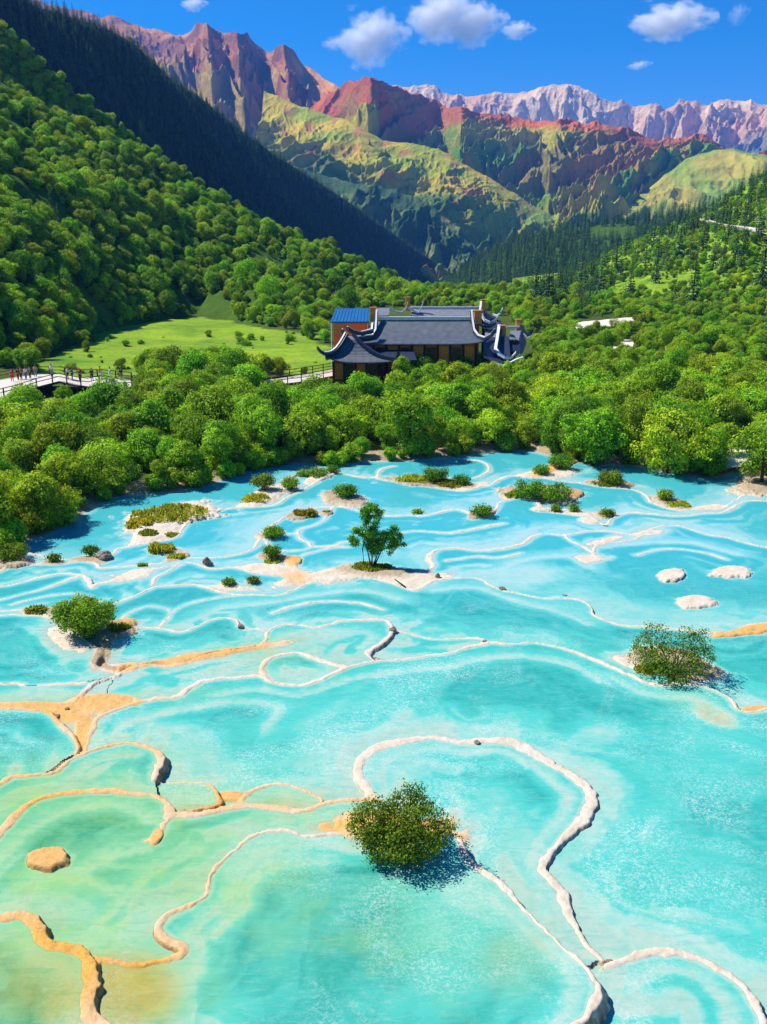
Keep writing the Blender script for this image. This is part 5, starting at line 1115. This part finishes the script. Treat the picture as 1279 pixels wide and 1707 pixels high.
# gate tower with steep white gables at the right rear
gt = empty('gate_tower', (0, 0, 0)); tag(gt, 'small dark tower roof with curling white gables at the right end behind the main hall', 'tower')
p0, p1, p2, p3 = aty(806,519,147), aty(815,545,144), aty(826,541,144), aty(836,524,147)
zt = aty(806,516,147)[2]; zb = aty(806,552,147)[2]; xc0, xc1 = p0[0], p3[0]
mb = MB(); loft(mb, arc((xc0, 148, zt), (xc1-1.0, 148, zt-1.0), 8, .25), arc((xc0-.3, 144, zb+.4), (xc1+.6, 144, zb+.9), 8, .2, .5), 6, .4, .16); mb.build('roof', M_DTILE, gt, True)
mb = MB(); loft(mb, arc((xc0, 148.02, zt), (xc1-1.0, 148.02, zt-1.0), 8, .25), arc((xc0-.3, 152, zb+.4), (xc1+.6, 152, zb+.9), 8, .2, .5), 6, .4, .16); mb.build('roof', M_DTILE, gt, True)
def swp(parent, pts, w, h, mat, name):
    mb = MB(); mb.bar([tuple(aty(*p)) for p in pts], w, h); mb.build(name, mat, parent)
swp(gt, [(802,505,148),(801,515,147),(798,528,146),(796,540,145)], .34, .3, M_LIME, 'gable_coping')
swp(gt, [(802,526,145),(808,536,144.2),(817,540,143.8),(825,537,143.6),(830,531,143.6)], .34, .4, M_LIME, 'gable_coping')
swp(gt, [(822,526,147),(828,528,146.6),(834,524,146),(838,516,146)], .4, .3, M_LIME, 'gable_coping')
swp(gt, [(797,541,143.6),(806,546,143.2),(818,546,143),(827,540,143)], .5, .35, M_DTILE, 'eave_ridge')
mb = MB(); mb.box(((xc0+xc1)/2, 148, zb/2+.2), (xc1-xc0-.6, 6.4, zb+.6)); mb.build('wall', M_DARKW, gt)
# right wing with stepped, curling gables
rw_ = empty('side_wing', (0, 0, 0)); tag(rw_, 'dark blue roofed side wing with white curling gable at the right end of the halls', 'hall')
def quad(parent, name, mat, pts, th=.2):
    P = [tuple(aty(*p)) for p in pts]; mb = MB(); mb.sheet([[P[0], P[1]], [P[3], P[2]]], th); mb.build(name, mat, parent)
quad(rw_, 'roof', M_DTILE, [(806,562,138),(831,562,138),(826,604,129),(806,594,130.5)])
quad(rw_, 'roof', M_GTILE, [(809,552,141),(832,552,141),(831,562,138),(808,562,138)], .2)
quad(rw_, 'roof', M_DTILE, [(826,562,137.5),(848,560,137.5),(852,604,129.5),(824,607,128.5)])
quad(rw_, 'roof', M_GTILE, [(851,551,141),(869,551,141),(868,575,136),(849,570,136.5)])
quad(rw_, 'roof', M_DTILE, [(869,549,141),(878,570,138),(866,600,131),(860,588,133)])
quad(rw_, 'roof', M_DTILE, [(845,568,137),(867,578,135.6),(862,586,134),(842,584,134)])
swp(rw_, [(832,545,139.5),(830,560,136.5),(826,584,131.5),(832,592,130.2),(842,598,129.6),(850,600,129.4),(855,596,129.4),(860,590,129.4)], .42, .36, M_LIME, 'gable_coping')
swp(rw_, [(834,546,139.9),(832,561,136.9),(828,585,131.8),(834,594,130.4),(844,600,129.8),(852,601,129.5)], .8, .2, M_DTILE, 'gable_ridge')
swp(rw_, [(824,607,128.6),(838,611,128),(850,606,128),(862,600,128.3),(872,597,128.6)], .4, .2, M_LIME, 'eave_coping')
swp(rw_, [(869,547,141),(873,556,140),(879,562,139.5),(885,558,139),(889,551,139)], .5, .5, M_DTILE, 'gable_ridge')
swp(rw_, [(873,557,139.6),(880,564,139.2),(886,560,138.8),(890,553,138.8)], .2, .18, M_LIME, 'gable_coping')
swp(rw_, [(844,547,141.5),(869,547,141.5)], .4, .32, M_LIME, 'ridge_beam')
x0w, x1w = aty(812,600,131)[0], aty(872,600,131)[0]; mb = MB(); mb.box(((x0w+x1w)/2, 135.4, 1.4), (x1w-x0w, 7.5, 2.9)); mb.build('wall', M_DARKW, rw_)
mb = MB(); mb.box(((x0w+x1w)/2+.8, 137.8, 2.8), (x1w-x0w-1.6, 3.2, 5.4)); mb.build('wall', M_DARKW, rw_)
# orange brick chimneys / gable heads
CH = [(622,513,529,141,'orange brick gable head at the left end of the main ridge'),(797,518,533,141.5,'orange brick gable head at the right end of the main ridge'),(838,543,560,139.5,'orange brick gable head above the side wing'),(680,496,512,150.8,'tall orange finial on the rear hall'),(806,500,514,149,'orange finial on the gate tower'),(865,533,549,142.2,'orange finial at the far right roof')]
for i, (px, t_, b_, Y, lb) in enumerate(CH):
    par = [mh, mh, rw_, rh, gt, rw_][i]; a = aty(px, t_, Y); b = aty(px, b_, Y); w = [.85, 1.15, 1.0, .7, .7, .8][i]; mb = MB(); hh = a[2]-b[2]
    mb.box((a[0], Y, (a[2]+b[2])/2-.3), (w, w*.8, hh+.6)); mb.box((a[0], Y, a[2]+.04), (w*1.25, w, .12)); mb.box((a[0], Y, a[2]-.35), (w*1.12, w*.92, .08)); mb.build('brick_finial', M_BRICK, par)
# blue roofed shed
sh = empty('blue_roof_shed', (0, 0, 0)); tag(sh, 'wooden shed with bright blue metal roof left behind the main hall', 'shed')
Y1, Y2 = 139.5, 146.5; a, b = aty(551,536,Y1), aty(615,536,Y1); c, d = aty(560,514,Y2), aty(616,514,Y2)
mb = MB(); mb.sheet([[tuple(c), tuple(d)], [tuple(a), tuple(b)]], .22)
mb.build('roof', M_BLUE, sh)
mb = MB()
for k in range(11):
    t = (k+.5)/11; p = a*(1-t)+b*t; q = c*(1-t)+d*t; mb.bar([tuple(q+np.array([0, 0, .0])), tuple(p+np.array([0, 0, .0]))], .07, .07)
mb.build('roof_seams', M_BLUE, sh)
zs = a[2]-.3; mb = MB(); mb.box(((a[0]+b[0])/2+.2, 143, zs/2), (b[0]-a[0]-.5, 6.0, zs)); mb.build('wall', M_WOOD, sh)
wxa, wxb = aty(556,545,140)[0], aty(575,545,140)[0]; mb = MB(); mb.box(((wxa+wxb)/2, 139.95, zs-1.0), (wxb-wxa, .12, 2.0)); mb.build('door', M_BRICK, sh)
for px in (553, 613): p = aty(px, 550, 139.8); mb = MB(); mb.tube([(p[0], 139.8, 0), (p[0], 139.8, zs+.1)], .09); mb.build('post', M_LIME, sh)

# ------------------------------------------------------------ boardwalk, walkway and people
M_DECK = plain('weathered_planks', (0.42, 0.37, 0.32), (0.70, 0.64, 0.57), 2.5, .85, .15, .3, (1, 12, 1))
def walk(nm, label, near, far, z, step, stilts, cat='boardwalk'):
    t = empty(nm); tag(t, label, cat)
    Pn = [atz(x, y, zz_) for (x, y), zz_ in zip(near, z)]; Pf = [atz(x, y, zz_) for (x, y), zz_ in zip(far, z)]
    mb = MB(); mb.sheet([[tuple(p) for p in Pf], [tuple(p) for p in Pn]], .16); mb.build('deck', M_DECK, t)
    mb = MB(); mb.bar([tuple(p-np.array([0, .03, .30])) for p in Pn], .12, .24); mb.build('edge_beam', M_DARKW, t)
    for P in (Pn, Pf):
        for h in (.55, 1.0):
            mb = MB(); mb.bar([tuple(p+np.array([0, 0, h])) for p in P], .07, .09); mb.build('rail', M_DARKW, t)
        L = [0]; [L.append(L[-1]+float(np.linalg.norm(P[i+1]-P[i]))) for i in range(len(P)-1)]; n = max(2, int(L[-1]/step))
        for k in range(n+1):
            s = L[-1]*k/n; q = np.array([np.interp(s, L, [p[c] for p in P]) for c in range(3)]); mb = MB(); mb.box((q[0], q[1], q[2]+.5), (.13, .13, 1.15)); mb.build('railing_post', M_DARKW, t)
        if stilts:
            for k in range(n+1):
                s = L[-1]*(k+.5)/(n+1); q = np.array([np.interp(s, L, [p[c] for p in P]) for c in range(3)]); mb = MB(); mb.tube([(q[0], q[1], -.6), (q[0], q[1], q[2]-.14)], .10); mb.build('stilt', M_DARKW, t)
    return t, Pn, Pf
zb_ = [1.3, 1.5, 1.7, 2.0, 2.2, 2.0, 1.9, 2.1, 1.8, 1.8]
walk('boardwalk', 'raised wooden boardwalk with dark railings on stilts at the left border, full of visitors',
     [(-120,690),(0,663),(28,656),(64,644),(99,635),(131,642),(148,644),(172,638),(203,646),(220,645)],
     [(-120,640),(0,633),(28,628),(64,624),(99,624),(131,629),(148,629),(172,629),(203,632),(220,634)], zb_, 2.6, True)
walk('walkway', 'pale walkway with thin railings leading to the pavilion', [(440,646),(470,640),(510,635),(556,626)], [(440,634),(470,630),(510,624),(556,616)], [.9, .9, .9, .9], 2.2, False, 'walkway')
walk('walkway', 'short pale footbridge partly hidden by trees right of the boardwalk end', [(222,645),(240,641),(262,639)], [(222,639),(240,636),(262,634)], [1.2, 1.1, 1.0], 2.6, False, 'walkway')

SKIN = plain('skin', (0.42, 0.24, 0.16), (0.52, 0.31, 0.22), 4, .6, .3, 0); HAIR = plain('hair', (0.010, 0.008, 0.006), (0.03, 0.02, 0.015), 8, .6, .3, .1)
cloth = {}
def clothm(c):
    if c not in cloth: cloth[c] = plain('cloth', tuple(v*.8 for v in c), c, 6, .9, .1, .1)
    return cloth[c]
def skin_mesh(name, verts, edges, radii):
    me = bpy.data.meshes.new(name); me.from_pydata(verts, edges, []); o = bpy.data.objects.new(name, me); COL.objects.link(o)
    sk = o.modifiers.new('s', 'SKIN'); ss = o.modifiers.new('d', 'SUBSURF'); ss.levels = 1; ss.render_levels = 1
    for v, q in zip(me.skin_vertices[0].data, radii): v.radius = q if hasattr(q, '__len__') else (q, q)
    me.skin_vertices[0].data[0].use_root = True
    dg = bpy.context.evaluated_depsgraph_get(); dg.update(); m2 = bpy.data.meshes.new_from_object(o.evaluated_get(dg)); m2.name = name
    bpy.data.objects.remove(o)
    for p in m2.polygons: p.use_smooth = True
    m2.materials.clear(); return m2
def person(px, py, zdk, facing, top, legs, stride, label, hat=None, arm=0):
    p = atz(px, py, zdk); t = empty('person', tuple(p), facing); s = stride
    J = dict(pel=(0, 0, .95), ch=(0, 0, 1.25), nk=(0, 0, 1.45), hd=(0, .01, 1.56), ht=(0, .01, 1.70),
        hl=(.10, 0, .88), kl=(.11, s*.18, .50), al=(.11, s*.22-.05, .09), tl=(.11, s*.22+.1, .04), hr=(-.10, 0, .88), kr=(-.11, -s*.12+.03, .50), ar=(-.11, -s*.28, .09), tr=(-.11, -s*.28+.14, .04),
        sl=(.19, 0, 1.38), el=(.25, -s*.1, 1.12), wl=(.26, s*.02+.08+arm*.2, .90+arm*.35), fl=(.26, s*.04+.12+arm*.22, .82+arm*.42), sr=(-.19, 0, 1.38), er=(-.25, s*.1, 1.12), wr=(-.26, s*.15+.05, .90), fr=(-.26, s*.18+.08, .82))
    E = [('pel','ch'),('ch','nk'),('nk','hd'),('hd','ht'),('pel','hl'),('hl','kl'),('kl','al'),('al','tl'),('pel','hr'),('hr','kr'),('kr','ar'),('ar','tr'),('ch','sl'),('sl','el'),('el','wl'),('wl','fl'),('ch','sr'),('sr','er'),('er','wr'),('wr','fr')]
    rad = dict(pel=(.13, .10), ch=(.15, .10), nk=.055, hd=.085, ht=.06, hl=.09, kl=.06, al=.04, tl=.035, hr=.09, kr=.06, ar=.04, tr=.035, sl=.06, el=.045, wl=.03, fl=.025, sr=.06, er=.045, wr=.03, fr=.025)
    def mk(nm, keys, k, mat):
        ks = [q for q in J if q in keys]; ix = {q: i for i, q in enumerate(ks)}
        ed = [(ix[a], ix[b]) for a, b in E if a in ix and b in ix]
        link(nm, skin_mesh(nm, [J[q] for q in ks], ed, [tuple(v*k for v in rad[q]) if hasattr(rad[q], '__len__') else rad[q]*k for q in ks]), mat, t)
    mk('body', list(J), 1.0, SKIN); mk('shirt', ['pel', 'ch', 'sl', 'el', 'sr', 'er'], 1.28, clothm(top)); mk('trousers', ['pel', 'hl', 'kl', 'al', 'hr', 'kr', 'ar'], 1.25, clothm(legs))
    import bmesh
    bm = bmesh.new(); bmesh.ops.create_uvsphere(bm, u_segments=10, v_segments=8, radius=.12)
    for v in bm.verts: v.co.x *= .86; v.co.z *= 1.05; v.co += Vector((0, -.02, 1.66))
    bmesh.ops.delete(bm, geom=[v for v in bm.verts if v.co.z < 1.58 or (v.co.y > .05 and v.co.z < 1.68)], context='VERTS')
    me = bpy.data.meshes.new('hair'); bm.to_mesh(me); bm.free(); link('hair', me, clothm(hat) if hat else HAIR, t)
    if hat:
        mb = MB(); mb.tube([(0, 0, 1.68), (0, 0, 1.70)], .2, 12); mb.build('hat_brim', clothm(hat), t)
    tag(t, label, 'person'); return t
RED = (.45, .02, .03); WHI = (.75, .75, .78); DRK = (.03, .03, .04); BLU = (.08, .14, .35); GRY = (.25, .25, .28); YEL = (.6, .4, .1); PNK = (.6, .25, .3)
for a in [(21,636,1.7,3.0,RED,RED,.3,'visitor in a long red outfit at the left end of the boardwalk'),(31,634,1.7,1.0,DRK,RED,.4,'visitor in black top and red trousers beside the red outfit',None,.4),(36,633,1.75,2.2,RED,DRK,.3,'visitor in red top close behind the two at the left end'),
 (44,633,1.8,4.0,WHI,BLU,.5,'visitor in white shirt and blue trousers walking on the left part of the boardwalk'),(51,632,1.8,2.0,GRY,DRK,.4,'visitor in grey beside the white shirted walker'),(60,629,1.9,.3,YEL,GRY,.2,'visitor in mustard top on the left part of the boardwalk'),
 (87,628,2.1,3.1,WHI,GRY,.2,'lone visitor in pale clothes near the crest of the boardwalk'),(114,633,2.1,1.5,WHI,DRK,.4,'visitor in white shirt just right of the boardwalk crest'),(121,634,2.1,4.6,BLU,DRK,.5,'visitor in dark blue leaning on the rail right of the crest',None,.6),
 (134,635,1.95,2.8,RED,DRK,.2,'visitor in dark clothes with an orange hat mid boardwalk',(.7,.25,.05)),(154,635,1.9,3.3,DRK,DRK,.3,'tallest dark dressed visitor right of the orange hat'),(168,632,2.0,.5,YEL,WHI,.2,'visitor in light yellow near the right bend'),
 (184,633,1.9,2.0,WHI,WHI,.2,'visitor all in white close to the right end of the boardwalk'),(203,634,1.8,4.0,DRK,GRY,.3,'dark haired visitor at the right end of the boardwalk')]: person(*a)

# ------------------------------------------------------------ clouds
def cloud_mat(name, sc_, dens, cut):
    m, nt, _, L = newmat(name); v = objco(nt)
    ln = N(nt, 'ShaderNodeVectorMath'); ln.operation = 'LENGTH'; L.new(v, ln.inputs[0])
    n1 = noise(nt, v, 1.7*sc_, 7, 0.62, 0.2)
    a = math_(nt, 'SUBTRACT', 1.0, math_(nt, 'POWER', ln.outputs['Value'], 1.6))
    s = math_(nt, 'ADD', math_(nt, 'MULTIPLY', a, 1.0), math_(nt, 'MULTIPLY', math_(nt, 'SUBTRACT', n1, .5), 3.4))
    d = math_(nt, 'MULTIPLY', math_(nt, 'SUBTRACT', s, cut, clamp=True), dens)
    pv_ = nt.nodes.new('ShaderNodeVolumePrincipled'); pv_.inputs['Color'].default_value = (1, 1, 1, 1); pv_.inputs['Anisotropy'].default_value = 0
    L.new(d, pv_.inputs['Density']); out(nt, None, pv_.outputs[0]); return m
def cloud(px, py, wpx, hpx, label, seed, dens=.030, cut=.46):
    Y = 9000; import bmesh
    c = aty(px, py, Y); w = wpx*Y/FPX*1.0; h = hpx*Y/FPX
    bm = bmesh.new(); bmesh.ops.create_icosphere(bm, subdivisions=4, radius=1.0)
    for v in bm.verts: v.co *= 1+.06*float(fbm(v.co.x*2+seed, v.co.y*2+v.co.z*2, 3, seed))
    me = bpy.data.meshes.new('cloud'); bm.to_mesh(me); bm.free()
    o = link('cloud', me, cloud_mat('cloud_vapour', 1.0, dens, cut)); o.location = c; o.scale = (w/2, w*.3, h/2); o.rotation_euler = (0, R(seed*7 % 13-6), 0)
    o.delta_rotation_euler = (0, 0, R((seed*37) % 360) if False else 0)
    tag(o, label, 'cloud'); return o
cloud(618,60,125,100,'puffy white cloud left of the two large ones, above the red peak',3)
cloud(735,22,130,92,'left half of the largest white cloud at the top middle',5)
cloud(790,38,110,78,'right half of the largest white cloud at the top middle',8)
cloud(862,48,60,34,'small ragged cloud right of the largest cloud',11,.035)
cloud(1117,32,150,66,'elongated white cloud at the upper right',14)
cloud(1065,108,46,16,'tiny flat cloud below the elongated right cloud',17,.03)
cloud(322,5,50,26,'small white cloud above the left peaks at the top border',20,.04)
cloud(560,70,60,26,'faint wisp at the left of the puffy cloud',23,.016)
cloud(1230,22,40,40,'faint small cloud near the top right corner',26,.010)

# ------------------------------------------------------------ mountain air
mb = MB(); mb.box((0, 4400, 640), (12000, 9400, 1340)); hz = mb.build('haze', None); hm, hnt, _, hL = newmat('haze_air')
hv = hnt.nodes.new('ShaderNodeVolumePrincipled'); hv.inputs['Color'].default_value = (0.10, 0.32, 1.0, 1); hv.inputs['Density'].default_value = 0.00008; hv.inputs['Anisotropy'].default_value = 0.1
out(hnt, None, hv.outputs[0]); hz.data.materials.append(hm); tag(hz, 'thin blue mountain air', None, kind='stuff')
